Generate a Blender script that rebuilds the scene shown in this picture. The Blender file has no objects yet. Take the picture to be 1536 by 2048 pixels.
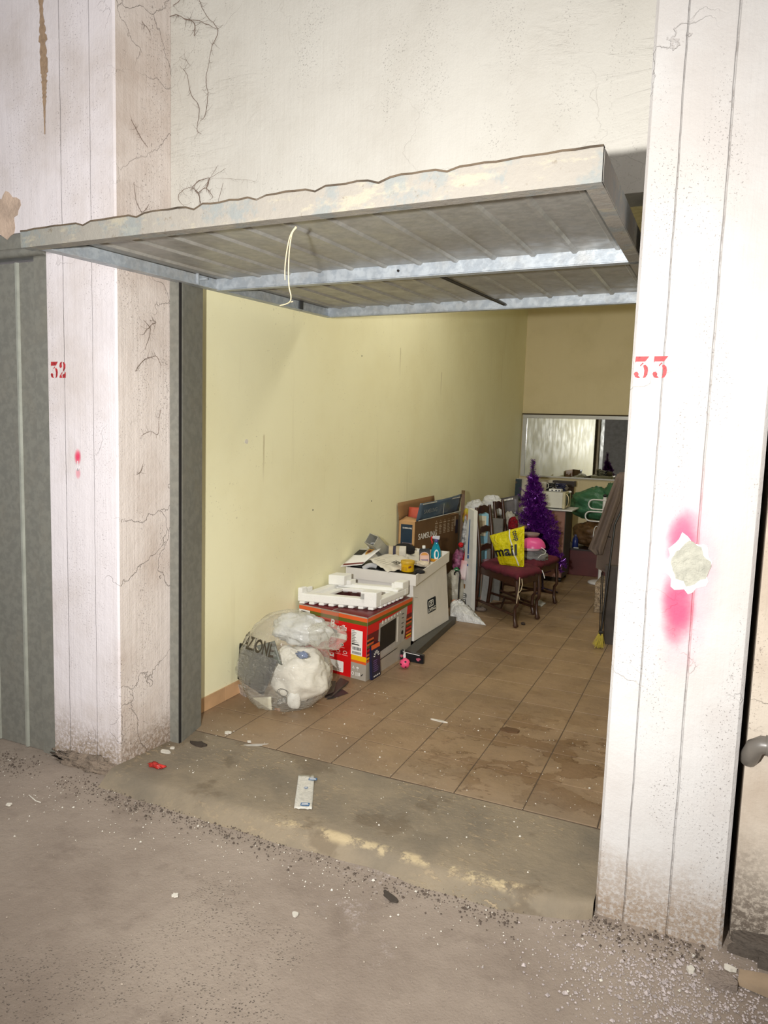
import bpy, bmesh, math, random
from math import sin, cos, pi, radians
from mathutils import Vector, Matrix, noise
SC = bpy.context.scene
COL = SC.collection

# ------------------------------------------------------------------ camera
YAW, PITCH, ROLL, FPX = .42132, .10965, .03183, 1447.0
CAM = Vector((0, 0, 1.67))
fw = Vector((-sin(YAW)*cos(PITCH), cos(YAW)*cos(PITCH), -sin(PITCH)))
rt0 = fw.cross(Vector((0, 0, 1))).normalized(); up0 = rt0.cross(fw)
rt = cos(ROLL)*rt0 + sin(ROLL)*up0
up = -sin(ROLL)*rt0 + cos(ROLL)*up0
cd = bpy.data.cameras.new('camera'); cam = bpy.data.objects.new('camera', cd); COL.objects.link(cam)
cd.sensor_fit = 'VERTICAL'; cd.sensor_height = 36; cd.lens = FPX/2048*36; cd.clip_start = .02
cam.matrix_world = Matrix(((rt.x, up.x, -fw.x, CAM.x), (rt.y, up.y, -fw.y, CAM.y), (rt.z, up.z, -fw.z, CAM.z), (0, 0, 0, 1)))
SC.camera = cam

# ------------------------------------------------------------------ world, lights, exposure
SC.view_settings.view_transform = 'Standard'; SC.view_settings.look = 'None'
SC.view_settings.exposure = 0.0; SC.view_settings.gamma = 1; SC.view_settings.use_curve_mapping = False
W = bpy.data.worlds.new('world'); SC.world = W; W.use_nodes = True
W.node_tree.nodes['Background'].inputs[0].default_value = (.9, .93, 1, 1)
W.node_tree.nodes['Background'].inputs[1].default_value = .35
def lamp(kind, name, loc, power, size=.1, sizey=None, target=None, col=(1, 1, 1), spot=None, blend=1):
    l = bpy.data.lights.new(name, kind); o = bpy.data.objects.new(name, l); COL.objects.link(o)
    l.energy = power; l.color = col; o.location = loc
    if kind == 'AREA':
        l.size = size
        if sizey: l.shape = 'RECTANGLE'; l.size_y = sizey
    else:
        l.shadow_soft_size = size
    if spot: l.spot_size = spot; l.spot_blend = blend
    if target is not None:
        d = Vector(target)-Vector(loc); o.rotation_euler = d.to_track_quat('-Z', 'Y').to_euler()
    return o
# the hand-held torch the picture was lit with, a little left of the lens
lamp('SPOT', 'hand_torch', (-.42, -.02, 1.74), 640, .035, target=(-1.9, 4.6, 1.45), col=(1, .985, .955), spot=radians(118), blend=1)
# added soft fill lights for corridor ambient, unseen behind and above the viewer
lamp('AREA', 'corridor_fill_a', (-2.2, -.9, 4.1), 52, 4.5, .5, target=(-1.6, 2.4, .6), col=(1, .975, .95))
lamp('AREA', 'corridor_fill_b', (2.4, -1.0, 4.1), 17, 3.0, .5, target=(0, 2.6, .6), col=(1, .975, .95))
# unseen fill light added under the garage ceiling to lift the interior
lamp('AREA', 'garage_fill', (-1.1, 5.9, 4.15), 46, .6, 3.2, target=(-1.4, 5.9, 0), col=(1, .97, .92))

# ------------------------------------------------------------------ helpers
def ray(px, py): return fw*FPX + rt*(px-768) - up*(py-1024)
def at(px, py, ax, v):
    """the point seen at a pixel of the 1536x2048 frame that lies on the plane x/y/z = v"""
    d = ray(px, py); t = (v-CAM[ax])/d[ax]; return CAM+d*t
def Y(px, py, v): return at(px, py, 1, v)
def X(px, py, v): return at(px, py, 0, v)
def Z(px, py, v=0.): return at(px, py, 2, v)
def lin(c):
    return tuple(((x/255)/12.92 if x <= 10 else (((x/255)+.055)/1.055)**2.4) for x in c)+(1,)

class NT:
    def __init__(s, name):
        s.m = bpy.data.materials.new(name); s.m.use_nodes = True; s.t = s.m.node_tree
        s.p = s.t.nodes['Principled BSDF']; s.out = s.t.nodes['Material Output']
    def n(s, typ, **kw):
        x = s.t.nodes.new('ShaderNode'+typ)
        for k, v in kw.items(): setattr(x, k, v)
        return x
    def l(s, a, b): s.t.links.new(a, b)
    def put(s, sock, v):
        if isinstance(v, bpy.types.NodeSocket): s.l(v, sock)
        else: sock.default_value = v
    def obj(s): return s.n('TexCoord').outputs['Object']
    def map(s, vec, scale=(1, 1, 1), loc=(0, 0, 0), rot=(0, 0, 0)):
        x = s.n('Mapping'); s.put(x.inputs[0], vec); x.inputs[1].default_value = loc; x.inputs[2].default_value = rot; x.inputs[3].default_value = scale
        return x.outputs[0]
    def noise(s, scale, detail=3, rough=.55, vec=None, dist=0):
        x = s.n('TexNoise'); x.inputs['Scale'].default_value = scale; x.inputs['Detail'].default_value = detail
        x.inputs['Roughness'].default_value = rough; x.inputs['Distortion'].default_value = dist
        if vec is not None: s.l(vec, x.inputs['Vector'])
        return x.outputs['Fac']
    def vor(s, scale, vec=None, feature='DISTANCE_TO_EDGE', rnd=1):
        x = s.n('TexVoronoi', feature=feature); x.inputs['Scale'].default_value = scale; x.inputs['Randomness'].default_value = rnd
        if vec is not None: s.l(vec, x.inputs['Vector'])
        return x.outputs['Distance']
    def mt(s, op, a, b=0., c=0.):
        x = s.n('Math', operation=op); s.put(x.inputs[0], a); s.put(x.inputs[1], b); s.put(x.inputs[2], c); return x.outputs[0]
    def step(s, v, lo, hi, a=0., b=1.):
        x = s.n('MapRange', interpolation_type='SMOOTHSTEP'); s.put(x.inputs[0], v)
        for i, q in zip((1, 2, 3, 4), (lo, hi, a, b)): x.inputs[i].default_value = q
        return x.outputs[0]
    def mix(s, f, a, b):
        x = s.n('Mix', data_type='RGBA'); s.put(x.inputs[0], f); s.put(x.inputs[6], a); s.put(x.inputs[7], b); return x.outputs[2]
    def sep(s, vec):
        x = s.n('SeparateXYZ'); s.l(vec, x.inputs[0]); return x.outputs
    def bump(s, h, dist=.01, strength=1, normal=None):
        x = s.n('Bump'); x.inputs['Strength'].default_value = strength; x.inputs['Distance'].default_value = dist; s.l(h, x.inputs['Height'])
        if normal is not None: s.l(normal, x.inputs['Normal'])
        return x.outputs[0]
    def fin(s, col=None, rough=None, normal=None, metal=None):
        if col is not None: s.put(s.p.inputs['Base Color'], col)
        if rough is not None: s.put(s.p.inputs['Roughness'], rough)
        if metal is not None: s.put(s.p.inputs['Metallic'], metal)
        if normal is not None: s.l(normal, s.p.inputs['Normal'])
        return s.m

_mc = {}
def mat(name, col, rough=.6, metal=0, var=.12, vs=8, bump=.0, bs=60, spec=.5, alpha=1, trans=0, col2=None):
    """plain procedural material: base colour with soft mottling and optional fine relief"""
    if name in _mc: return _mc[name]
    t = NT(name); c = lin(col); n = t.noise(vs, 4, .6, t.obj())
    d = lin(col2) if col2 else tuple(x*(1-var*2.2) for x in c[:3])+(1,)
    t.fin(t.mix(t.step(n, .35, .75), c, d), rough, None, metal)
    t.p.inputs['Specular IOR Level'].default_value = spec
    if bump: t.fin(normal=t.bump(t.noise(bs, 3, .6, t.obj()), bump))
    if alpha < 1: t.p.inputs['Alpha'].default_value = alpha
    if trans: t.p.inputs['Transmission Weight'].default_value = trans
    _mc[name] = t.m; return t.m

_tc = {}
def text_geo(s, size, bold=0.):
    k = (s, size, bold)
    if k not in _tc:
        c = bpy.data.curves.new('t', 'FONT'); c.body = s; c.size = size; c.offset = bold*size; c.align_x = 'LEFT'; c.resolution_u = 3
        o = bpy.data.objects.new('t', c); COL.objects.link(o)
        dg = bpy.context.evaluated_depsgraph_get(); me = bpy.data.meshes.new_from_object(o.evaluated_get(dg))
        _tc[k] = ([v.co.copy() for v in me.vertices], [tuple(p.vertices) for p in me.polygons])
        bpy.data.objects.remove(o); bpy.data.curves.remove(c); bpy.data.meshes.remove(me)
    return _tc[k]

def frame(o, u, v):
    """matrix with x along u, y along v (made square to u), z outwards"""
    u = Vector(u).normalized(); n = u.cross(Vector(v)).normalized(); v = n.cross(u)
    return Matrix(((u.x, v.x, n.x, o[0]), (u.y, v.y, n.y, o[1]), (u.z, v.z, n.z, o[2]), (0, 0, 0, 1)))

class B:
    def __init__(s, T=None): s.v = []; s.f = []; s.m = []; s.s = []; s.T = T or Matrix()
    def add(s, vs, fs, m=0, sm=False):
        b = len(s.v); s.v += [s.T @ Vector(v) for v in vs]
        for f in fs: s.f.append([b+i for i in f]); s.m.append(m); s.s.append(sm)
        return s
    def box(s, x0, y0, z0, x1, y1, z1, m=0):
        return s.hexa([(x0, y0, z0), (x1, y0, z0), (x1, y1, z0), (x0, y1, z0), (x0, y0, z1), (x1, y0, z1), (x1, y1, z1), (x0, y1, z1)], m)
    def hexa(s, c, m=0):
        return s.add(c, [(0, 3, 2, 1), (4, 5, 6, 7), (0, 1, 5, 4), (1, 2, 6, 5), (2, 3, 7, 6), (3, 0, 4, 7)], m)
    def prism(s, poly, z0, z1, m=0):
        n = len(poly); a = sum(poly[i][0]*poly[(i+1) % n][1]-poly[(i+1) % n][0]*poly[i][1] for i in range(n))
        if a < 0: poly = poly[::-1]
        vs = [(x, y, z0) for x, y in poly]+[(x, y, z1) for x, y in poly]
        fs = [tuple(range(n-1, -1, -1)), tuple(range(n, 2*n))]+[(i, (i+1) % n, n+(i+1) % n, n+i) for i in range(n)]
        return s.add(vs, fs, m)
    def tube(s, pts, r, n=8, m=0, cap=True):
        pts = [Vector(p) for p in pts]; k = len(pts); rs = r if isinstance(r, (list, tuple)) else [r]*k
        vs = []; fs = []; pn = None
        for i, p in enumerate(pts):
            d = (pts[min(i+1, k-1)]-pts[max(i-1, 0)]).normalized()
            a = d.orthogonal().normalized() if pn is None else (pn-d*pn.dot(d)).normalized()
            pn = a; b = d.cross(a)
            for j in range(n):
                t = 2*pi*j/n; vs.append(p+(a*cos(t)+b*sin(t))*rs[i])
        for i in range(k-1):
            for j in range(n): fs.append((i*n+j, i*n+(j+1) % n, (i+1)*n+(j+1) % n, (i+1)*n+j))
        s.add(vs, fs, m, True)
        if cap: s.add(vs[:n], [tuple(range(n-1, -1, -1))], m); s.add(vs[-n:], [tuple(range(n))], m)
        return s
    def lathe(s, prof, c=(0, 0, 0), n=24, m=0, sm=True, sx=1, sy=1):
        vs = []; fs = []
        for r, z in prof:
            for j in range(n): t = 2*pi*j/n; vs.append((c[0]+r*cos(t)*sx, c[1]+r*sin(t)*sy, c[2]+z))
        for i in range(len(prof)-1):
            for j in range(n): fs.append((i*n+j, i*n+(j+1) % n, (i+1)*n+(j+1) % n, (i+1)*n+j))
        return s.add(vs, fs, m, sm)
    def ell(s, c, r, nu=28, nv=18, amp=.1, fr=3., seed=0, m=0, ridge=0., flat=None):
        """lumpy closed blob; ridge folds it like film or cloth, flat clips its underside"""
        vs = []; fs = []; c = Vector(c)
        for i in range(nv+1):
            ph = pi*i/nv
            for j in range(nu):
                th = 2*pi*j/nu; d = Vector((sin(ph)*cos(th), sin(ph)*sin(th), cos(ph)))
                q = d*fr+Vector((seed*7.3, seed*3.1, 1.7)); k = 1+amp*noise.noise(q)*2
                if ridge: k += ridge*(1-abs(noise.noise(q*2.1))*4)*.5
                p = c+Vector((d.x*r[0], d.y*r[1], d.z*r[2]))*k
                if flat is not None and p.z < flat: p.z = flat+(random.random())*.0005
                vs.append(p)
        for i in range(nv):
            for j in range(nu): fs.append((i*nu+j, (i+1)*nu+j, (i+1)*nu+(j+1) % nu, i*nu+(j+1) % nu))
        return s.add(vs, fs, m, True)
    def sheet(s, P, nu=10, nv=10, th=.002, m=0, amp=0., fr=6, seed=0, fn=None):
        """thin curved sheet between corners P00,P10,P11,P01"""
        P = [Vector(p) for p in P]; nn = (P[1]-P[0]).cross(P[3]-P[0]).normalized(); top = []
        for i in range(nv+1):
            for j in range(nu+1):
                u = j/nu; v = i/nv
                p = P[0]*(1-u)*(1-v)+P[1]*u*(1-v)+P[2]*u*v+P[3]*(1-u)*v
                if amp: p = p+nn*amp*noise.noise(Vector((u*fr+seed, v*fr, seed)))*2
                if fn: p = p+fn(u, v)
                top.append(p)
        w = nu+1; N = len(top); vs = top+[p-nn*th for p in top]; fs = []
        for i in range(nv):
            for j in range(nu):
                a = i*w+j; fs += [(a, a+1, a+w+1, a+w), (N+a, N+a+w, N+a+w+1, N+a+1)]
        rim = [j for j in range(nu)]+[i*w+nu for i in range(nv)]+[nv*w+j for j in range(nu, 0, -1)]+[i*w for i in range(nv, 0, -1)]
        for a, b in zip(rim, rim[1:]+rim[:1]): fs.append((a, N+a, N+b, b))
        return s.add(vs, fs, m, True)
    def text(s, st, x, y, size, m=0, z=.0006, bold=.0, sx=1, rot=0, shear=0):
        vs, fs = text_geo(st, size, bold); c, k = cos(rot), sin(rot)
        o = []
        for v in vs:
            a = (v.x+v.y*shear)*sx; o.append((x+a*c-v.y*k, y+a*k+v.y*c, z))
        return s.add(o, fs, m)
    def rect(s, x0, y0, x1, y1, m=0, z=.0004): return s.add([(x0, y0, z), (x1, y0, z), (x1, y1, z), (x0, y1, z)], [(0, 1, 2, 3)], m)
    def poly(s, ps, m=0, z=.0005): return s.add([(x, y, z) for x, y in ps], [tuple(range(len(ps)))], m)
    def obj(s, name, mats, parent=None, bevel=0, subsurf=0, label=None, kind=None):
        me = bpy.data.meshes.new(name); q = parent; mw = Matrix()
        while q: mw = q.matrix_basis @ mw; q = q.parent
        inv = mw.inverted()
        me.from_pydata([inv @ v for v in s.v], [], s.f)
        if not isinstance(mats, (list, tuple)): mats = [mats]
        for m in mats: me.materials.append(m)
        me.polygons.foreach_set('material_index', s.m); me.polygons.foreach_set('use_smooth', s.s); me.update()
        o = bpy.data.objects.new(name, me); COL.objects.link(o)
        if parent: o.parent = parent
        if bevel: b = o.modifiers.new('b', 'BEVEL'); b.width = bevel; b.segments = 2; b.limit_method = 'ANGLE'
        if subsurf: b = o.modifiers.new('s', 'SUBSURF'); b.levels = b.render_levels = subsurf
        if label: o['label'] = label
        if kind: o['kind'] = kind
        return o
def tag(o, label, cat, group=None, kind=None):
    o['label'] = label; o['category'] = cat
    if group: o['group'] = group
    if kind: o['kind'] = kind
    return o
def thing(name, label, cat, loc=(0, 0, 0), rotz=0, group=None):
    o = bpy.data.objects.new(name, None); COL.objects.link(o); o.empty_display_size = .05
    o.matrix_world = Matrix.Translation(Vector(loc)) @ Matrix.Rotation(rotz, 4, 'Z')
    return tag(o, label, cat, group)
def struct(o, label=None):
    o['kind'] = 'structure'
    if label: o['label'] = label
    return o
RND = random.Random(4)
def ragged(cx, cy, rx, ry, n=26, amp=.25, seed=0):
    r = random.Random(seed); out = []
    for i in range(n):
        t = 2*pi*i/n; k = 1+amp*noise.noise(Vector((cos(t)*2+seed, sin(t)*2, seed*1.7)))*2+r.uniform(-.06, .06)
        out.append((cx+cos(t)*rx*k, cy+sin(t)*ry*k))
    return out

# ------------------------------------------------------------------ big surface materials
def plaster(name, base, dirt, speck=(120, 105, 95), lines=(), boards=0, cracks=.5, low=None, lowz=.45, sprays=(), rough=.75, specs=.5, streak=.3, bump=1., ridges=0):
    t = NT(name); o = t.obj(); x, y, z = t.sep(o)
    c = t.mix(t.step(t.noise(1.7, 5, .6, o), .42, .72), lin(base), lin(dirt))
    st = t.noise(2.2, 4, .6, t.map(o, (3, 3, .35)))
    c = t.mix(t.mt('MULTIPLY', t.step(st, .5, .75), streak), c, lin(dirt))
    h = t.mt('MULTIPLY', t.noise(9, 6, .62, o), .9)
    h = t.mt('ADD', h, t.mt('MULTIPLY', t.noise(90, 3, .7, o), .22))
    h = t.mt('ADD', h, t.mt('MULTIPLY', t.noise(6, 3, .6, t.map(o, (9, 9, .3))), .35))
    # fine grain showing through the whitewash
    sp = t.mt('MULTIPLY', t.step(t.noise(130, 2, .7, o), .62, .70), t.step(t.noise(2.6, 3, .6, t.map(o, (2.5, 2.5, .7))), .45, .62))
    c = t.mix(t.mt('MULTIPLY', sp, specs), c, lin(speck))
    h = t.mt('SUBTRACT', h, t.mt('MULTIPLY', sp, .3))
    # hairline cracks and hanging dirt
    wv = t.n('VectorMath', operation='ADD'); t.l(o, wv.inputs[0])
    nz = t.n('TexNoise'); nz.inputs['Scale'].default_value = 3.5; nz.inputs['Detail'].default_value = 6; t.l(o, nz.inputs['Vector']); sc = t.n('VectorMath', operation='SCALE'); t.l(nz.outputs['Color'], sc.inputs[0]); sc.inputs['Scale'].default_value = .5
    t.l(sc.outputs[0], wv.inputs[1])
    ed = t.vor(1.9, wv.outputs[0]); cm = t.step(t.noise(1.3, 2, .5, t.map(o, loc=(5, 2, 1))), .5, .62)
    ck = t.mt('MULTIPLY', t.step(ed, 0, .007, 1, 0), cm)
    c = t.mix(t.mt('MULTIPLY', t.mt('MULTIPLY', ck, t.step(t.noise(11, 3, .6, o), .4, .6)), cracks*.7), c, lin(speck)); h = t.mt('SUBTRACT', h, t.mt('MULTIPLY', ck, 1.2*cracks))
    if ridges:      # uneven trowelled ridges, flatter between them
        rg = t.mt('ABSOLUTE', t.mt('SUBTRACT', t.noise(1.6, 6, .6, t.map(o, (.8, 1, 3.2)), .6), .5))
        h = t.mt('ADD', h, t.mt('MULTIPLY', t.mt('MULTIPLY', t.mt('MULTIPLY', t.step(rg, 0, .06, 1, 0), t.step(t.noise(1.1, 3, .5, t.map(o, loc=(1, 1, 3))), .45, .6)), t.noise(22, 6, .7, o)), 1.6*ridges))
        h = t.mt('ADD', h, t.mt('MULTIPLY', t.noise(4, 3, .5, o), .8))
    for lx, wd in lines:      # joints between the formwork boards
        dx = t.mt('ABSOLUTE', t.mt('SUBTRACT', t.mt('ADD', x, t.mt('MULTIPLY', t.noise(3, 4, .6, t.map(o, (0, 0, 1))), .012)), lx+.006))
        g = t.step(dx, 0, wd, 1, 0)
        h = t.mt('SUBTRACT', h, t.mt('MULTIPLY', g, .8))
        c = t.mix(t.mt('MULTIPLY', t.mt('MULTIPLY', t.step(dx, 0, wd*.8, 1, 0), t.step(t.noise(30, 4, .7, t.map(o, (1, 1, .5))), .47, .6)), .5), c, lin(speck))
    if low:
        d = t.mt('ADD', z, t.mt('MULTIPLY', t.noise(5, 5, .65, o), -.45*lowz*2))
        g = t.step(d, -.35*lowz*1.6, .35*lowz, 1, 0)
        fine = t.step(t.noise(60, 4, .75, o), .38, .56)
        c = t.mix(t.mt('MULTIPLY', g, t.mt('ADD', .35, t.mt('MULTIPLY', fine, .65))), c, lin(low))
        h = t.mt('ADD', h, t.mt('MULTIPLY', t.mt('MULTIPLY', g, t.noise(24, 5, .7, o)), 1.2))
    for sx, sz, rx, rz, col, k in sprays:      # sprayed paint
        a = t.mt('POWER', t.mt('DIVIDE', t.mt('SUBTRACT', x, sx), rx), 2); b = t.mt('POWER', t.mt('DIVIDE', t.mt('SUBTRACT', z, sz), rz), 2)
        dd = t.mt('ADD', t.mt('ADD', a, b), t.mt('MULTIPLY', t.mt('SUBTRACT', t.noise(18, 3, .6, o), .5), .5))
        c = t.mix(t.mt('MULTIPLY', t.step(dd, 0, 1, 1, 0), k), c, lin(col))
    return t.fin(c, rough, t.bump(h, .006*bump))

M_pillarL = plaster('whitewash_left_pillar', (226, 219, 221), (206, 196, 192), lines=((-2.885, .003), (-2.70, .002)), low=(150, 132, 112), lowz=.34, cracks=.35,
    sprays=((-2.805, 1.505, .026, .045, (222, 40, 90), .95), (-2.805, 1.425, .02, .035, (222, 40, 90), .5)))
M_reveal = plaster('grimy_reveal_plaster', (214, 203, 195), (188, 172, 160), cracks=.45, specs=.6, low=(140, 120, 102), lowz=.3, bump=1.3)
M_pillarR = plaster('whitewash_right_pillar', (202, 199, 196), (192, 186, 181), lines=((-.167, .0035), (-.02, .005)), low=(160, 142, 124), lowz=.36, cracks=.35,
    sprays=((-.066, 1.335, .062, .13, (226, 40, 88), .92), (-.066, 1.12, .065, .16, (226, 30, 80), 1.), (-.05, 1.23, .13, .42, (240, 120, 150), .38)))
M_lintel = plaster('cream_lintel_plaster', (199, 195, 186), (190, 185, 175), cracks=.12, specs=.06, streak=.1, bump=1., ridges=.35)
M_wallR = plaster('beige_outer_wall', (206, 194, 178), (184, 168, 150), low=(110, 98, 86), lowz=.5, cracks=.4)
def yellow():
    t = NT('yellow_gloss_wall_paint'); o = t.obj(); x, y, z = t.sep(o)
    c = t.mix(t.step(t.noise(1.1, 4, .6, o), .4, .75), lin((248, 243, 204)), lin((241, 234, 192)))
    st = t.step(t.noise(3, 4, .65, t.map(o, (2.2, 2.2, .16))), .6, .78)
    c = t.mix(t.mt('MULTIPLY', st, .22), c, lin((176, 158, 108)))
    sp = t.mt('MULTIPLY', t.step(t.noise(70, 2, .6, o), .68, .72), t.step(t.noise(3, 2, .5, o), .45, .6))
    c = t.mix(t.mt('MULTIPLY', sp, .35), c, lin((130, 112, 76)))
    # runs below the two old fixings
    for sy, z0, ln in ((3.93, 1.62, .35), (6.1, 2.42, .3), (7.2, 2.3, .3)):
        a = t.step(t.mt('ABSOLUTE', t.mt('SUBTRACT', t.mt('ADD', y, t.mt('MULTIPLY', t.noise(8, 2, .5, o), .02)), sy+.01)), 0, .014, 1, 0)
        b = t.mt('MULTIPLY', t.step(z, z0-ln, z0-.03), t.step(z, z0, z0+.02, 1, 0))
        c = t.mix(t.mt('MULTIPLY', t.mt('MULTIPLY', a, b), .5), c, lin((150, 128, 84)))
    h = t.mt('ADD', t.mt('MULTIPLY', t.noise(7, 5, .55, o), .5), t.mt('MULTIPLY', t.noise(120, 2, .6, o), .06))
    return t.fin(c, t.step(t.noise(4, 3, .5, o), .3, .7, .5, .64), t.bump(h, .004))
M_yellow = yellow()
M_yellow2 = plaster('ochre_back_wall_paint', (228, 212, 168), (220, 204, 158), cracks=.05, specs=.15, streak=.2, rough=.5, bump=.5)
def street():
    t = NT('dusty_street_concrete'); o = t.obj(); x, y, z = t.sep(o)
    c = t.mix(t.step(t.noise(1.2, 5, .62, o), .35, .7), lin((162, 148, 134)), lin((138, 124, 111)))
    c = t.mix(t.mt('MULTIPLY', t.step(t.noise(5, 5, .7, o), .52, .72), .5), c, lin((120, 106, 94)))
    c = t.mix(t.mt('MULTIPLY', t.step(t.noise(150, 2, .7, o), .6, .72), .35), c, lin((104, 92, 82)))
    pale = t.mt('MULTIPLY', t.step(t.noise(1.6, 4, .6, t.map(o, loc=(3.1, .4, 0))), .58, .7), t.step(t.noise(40, 5, .8, o), .5, .62))
    c = t.mix(t.mt('MULTIPLY', pale, .55), c, lin((200, 188, 184)))
    reg = t.step(t.mt('ADD', t.noise(1.4, 4, .6, t.map(o, loc=(2, 2, 0))), t.mt('MULTIPLY', y, -.22)), .08, .3)
    pit = t.mt('MULTIPLY', t.mt('MULTIPLY', t.step(t.vor(105, o, 'F1'), .22, .36, 1, 0), t.step(t.noise(60, 2, .5, o), .45, .56)), reg)
    c = t.mix(t.mt('MULTIPLY', pit, .6), c, lin((92, 82, 74)))
    h = t.mt('SUBTRACT', t.mt('ADD', t.noise(14, 7, .65, o), t.mt('MULTIPLY', t.noise(110, 3, .6, o), .3)), t.mt('MULTIPLY', pit, .7))
    return t.fin(c, .92, t.bump(h, .006))
M_street = street()
def thresh():
    t = NT('worn_threshold_cement'); o = t.obj(); x, y, z = t.sep(o)
    c = t.mix(t.step(t.noise(2.3, 5, .62, o), .35, .7), lin((146, 132, 110)), lin((120, 110, 94)))
    sc = t.mt('MULTIPLY', t.step(t.noise(20, 5, .75, t.map(o, (1, 2.4, 1), rot=(0, 0, .7))), .52, .62), t.step(t.noise(2.2, 3, .5, t.map(o, loc=(1, 4, 0))), .42, .6))
    c = t.mix(t.mt('MULTIPLY', sc, .6), c, lin((186, 164, 130)))
    wet = t.step(t.noise(2.6, 5, .6, t.map(o, loc=(7, 1, 0))), .56, .62)
    c = t.mix(t.mt('MULTIPLY', wet, .4), c, lin((92, 76, 56)))
    # worn yellow line along the lip
    ln = t.mt('MULTIPLY', t.step(t.mt('ABSOLUTE', t.mt('SUBTRACT', y, 2.535)), .008, .035, 1, 0), t.step(t.noise(8, 6, .75, o), .46, .56))
    ln = t.mt('MULTIPLY', ln, t.mt('MULTIPLY', t.step(x, -1.9, -1.3), t.step(x, -.55, -.45, 1, 0)))
    c = t.mix(t.mt('MULTIPLY', ln, .7), c, lin((206, 186, 146)))
    h = t.mt('ADD', t.noise(22, 7, .65, o), t.mt('MULTIPLY', sc, .3))
    return t.fin(c, .8, t.bump(h, .005))
M_thresh = thresh()
def tilem():
    t = NT('stained_terracotta_tile'); o = t.obj(); x, y, z = t.sep(t.n('NewGeometry').outputs['Position'])
    g = t.n('NewGeometry').outputs['Position']
    rd = t.n('ObjectInfo').outputs['Random']
    c = t.mix(t.step(t.noise(2.6, 5, .65, g), .35, .7), lin((156, 130, 100)), lin((134, 111, 85)))
    c = t.mix(t.mt('MULTIPLY', rd, .25), c, lin((124, 100, 78)))
    c = t.mix(t.mt('MULTIPLY', t.step(t.noise(9, 6, .7, g), .55, .68), .45), c, lin((104, 78, 54)))
    # rusty water marks towards the right post
    m = t.mt('MULTIPLY', t.step(t.noise(3.4, 5, .62, t.map(g, (1, 1.6, 1), loc=(2.2, 6.1, 0))), .5, .56), t.mt('MULTIPLY', t.step(x, -1.5, -.75), t.step(y, 3.9, 4.6, 1, 0)))
    c = t.mix(t.mt('MULTIPLY', m, .5), c, lin((104, 72, 36)))
    nz_ = t.noise(3.4, 5, .62, t.map(g, (1, 1.6, 1), loc=(2.2, 6.1, 0)))
    rim_ = t.mt('MULTIPLY', t.step(t.mt('ABSOLUTE', t.mt('SUBTRACT', nz_, .535)), .004, .02, 1, 0), t.mt('MULTIPLY', t.step(x, -1.7, -.9), t.step(y, 3.9, 4.6, 1, 0)))
    c = t.mix(t.mt('MULTIPLY', t.mt('MULTIPLY', rim_, t.step(t.noise(16, 4, .6, g), .42, .6)), .7), c, lin((84, 56, 28)))
    d = t.mt('MULTIPLY', t.step(t.noise(60, 3, .7, g), .62, .7), t.step(t.noise(2, 3, .5, g), .48, .6))
    c = t.mix(t.mt('MULTIPLY', d, .5), c, lin((196, 182, 160)))
    # dust carried in from the threshold, thinning inwards
    c = t.mix(t.mt('MULTIPLY', t.step(t.mt('ADD', y, t.mt('MULTIPLY', t.noise(4, 4, .6, g), .5)), 3.2, 3.75, 1, 0), .5), c, lin((148, 132, 112)))
    return t.fin(c, t.step(t.noise(5, 4, .6, g), .3, .7, .38, .6), t.bump(t.noise(18, 5, .6, g), .003))
M_tile = tilem()
M_grout = mat('dark_grout', (96, 80, 64), .9, bump=.003)
def galv(name, a, b, rough=.42, metal=.75, dirt=(150, 140, 124), dk=.35):
    t = NT(name); o = t.obj()
    c = t.mix(t.step(t.noise(26, 3, .6, o), .4, .6), lin(a), lin(b))
    c = t.mix(t.mt('MULTIPLY', t.step(t.noise(4, 6, .7, o), .45, .7), dk), c, lin(dirt))
    return t.fin(c, t.step(t.noise(9, 4, .6, o), .3, .7, rough, rough+.2), t.bump(t.noise(30, 4, .6, o), .0015), metal)
M_galv = galv('galvanised_steel', (190, 197, 203), (170, 178, 186), metal=.35)
M_galvdk = galv('weathered_grey_steel', (134, 133, 124), (124, 123, 115), .5, .15, (140, 134, 120))
M_sheet = galv('dull_panel_sheet', (172, 170, 164), (160, 159, 154), .34, .25, (140, 134, 126), .5)
def frontm():
    t = NT('limed_weathered_steel'); o = t.obj(); x, y, z = t.sep(o)
    c = t.mix(t.step(t.mt('ADD', x, t.mt('MULTIPLY', t.noise(3, 4, .6, o), .8)), -1.5, .1), lin((116, 120, 113)), lin((142, 136, 127)))
    c = t.mix(t.mt('MULTIPLY', t.step(t.noise(9, 6, .75, t.map(o, (.5, 1, 1.5))), .52, .62), .6), c, lin((164, 156, 136)))
    c = t.mix(t.mt('MULTIPLY', t.step(t.noise(5, 5, .7, t.map(o, loc=(9, 0, 2))), .5, .6), .55), c, lin((118, 128, 130)))
    c = t.mix(t.mt('MULTIPLY', t.step(t.noise(3.3, 4, .6, t.map(o, loc=(4, 0, 2))), .68, .72), .7), c, lin((140, 84, 56)))
    c = t.mix(t.mt('MULTIPLY', t.step(t.noise(22, 5, .75, t.map(o, loc=(3, 0, 0))), .6, .7), .6), c, lin((104, 90, 70)))
    return t.fin(c, .75, t.bump(t.noise(30, 6, .7, o), .004), .05)
M_front = frontm()
M_dark = mat('dark_gap', (30, 26, 24), .9)
M_black = mat('black_plastic', (26, 26, 28), .4)
M_white = mat('white_paint', (228, 228, 226), .5, var=.05)

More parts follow.
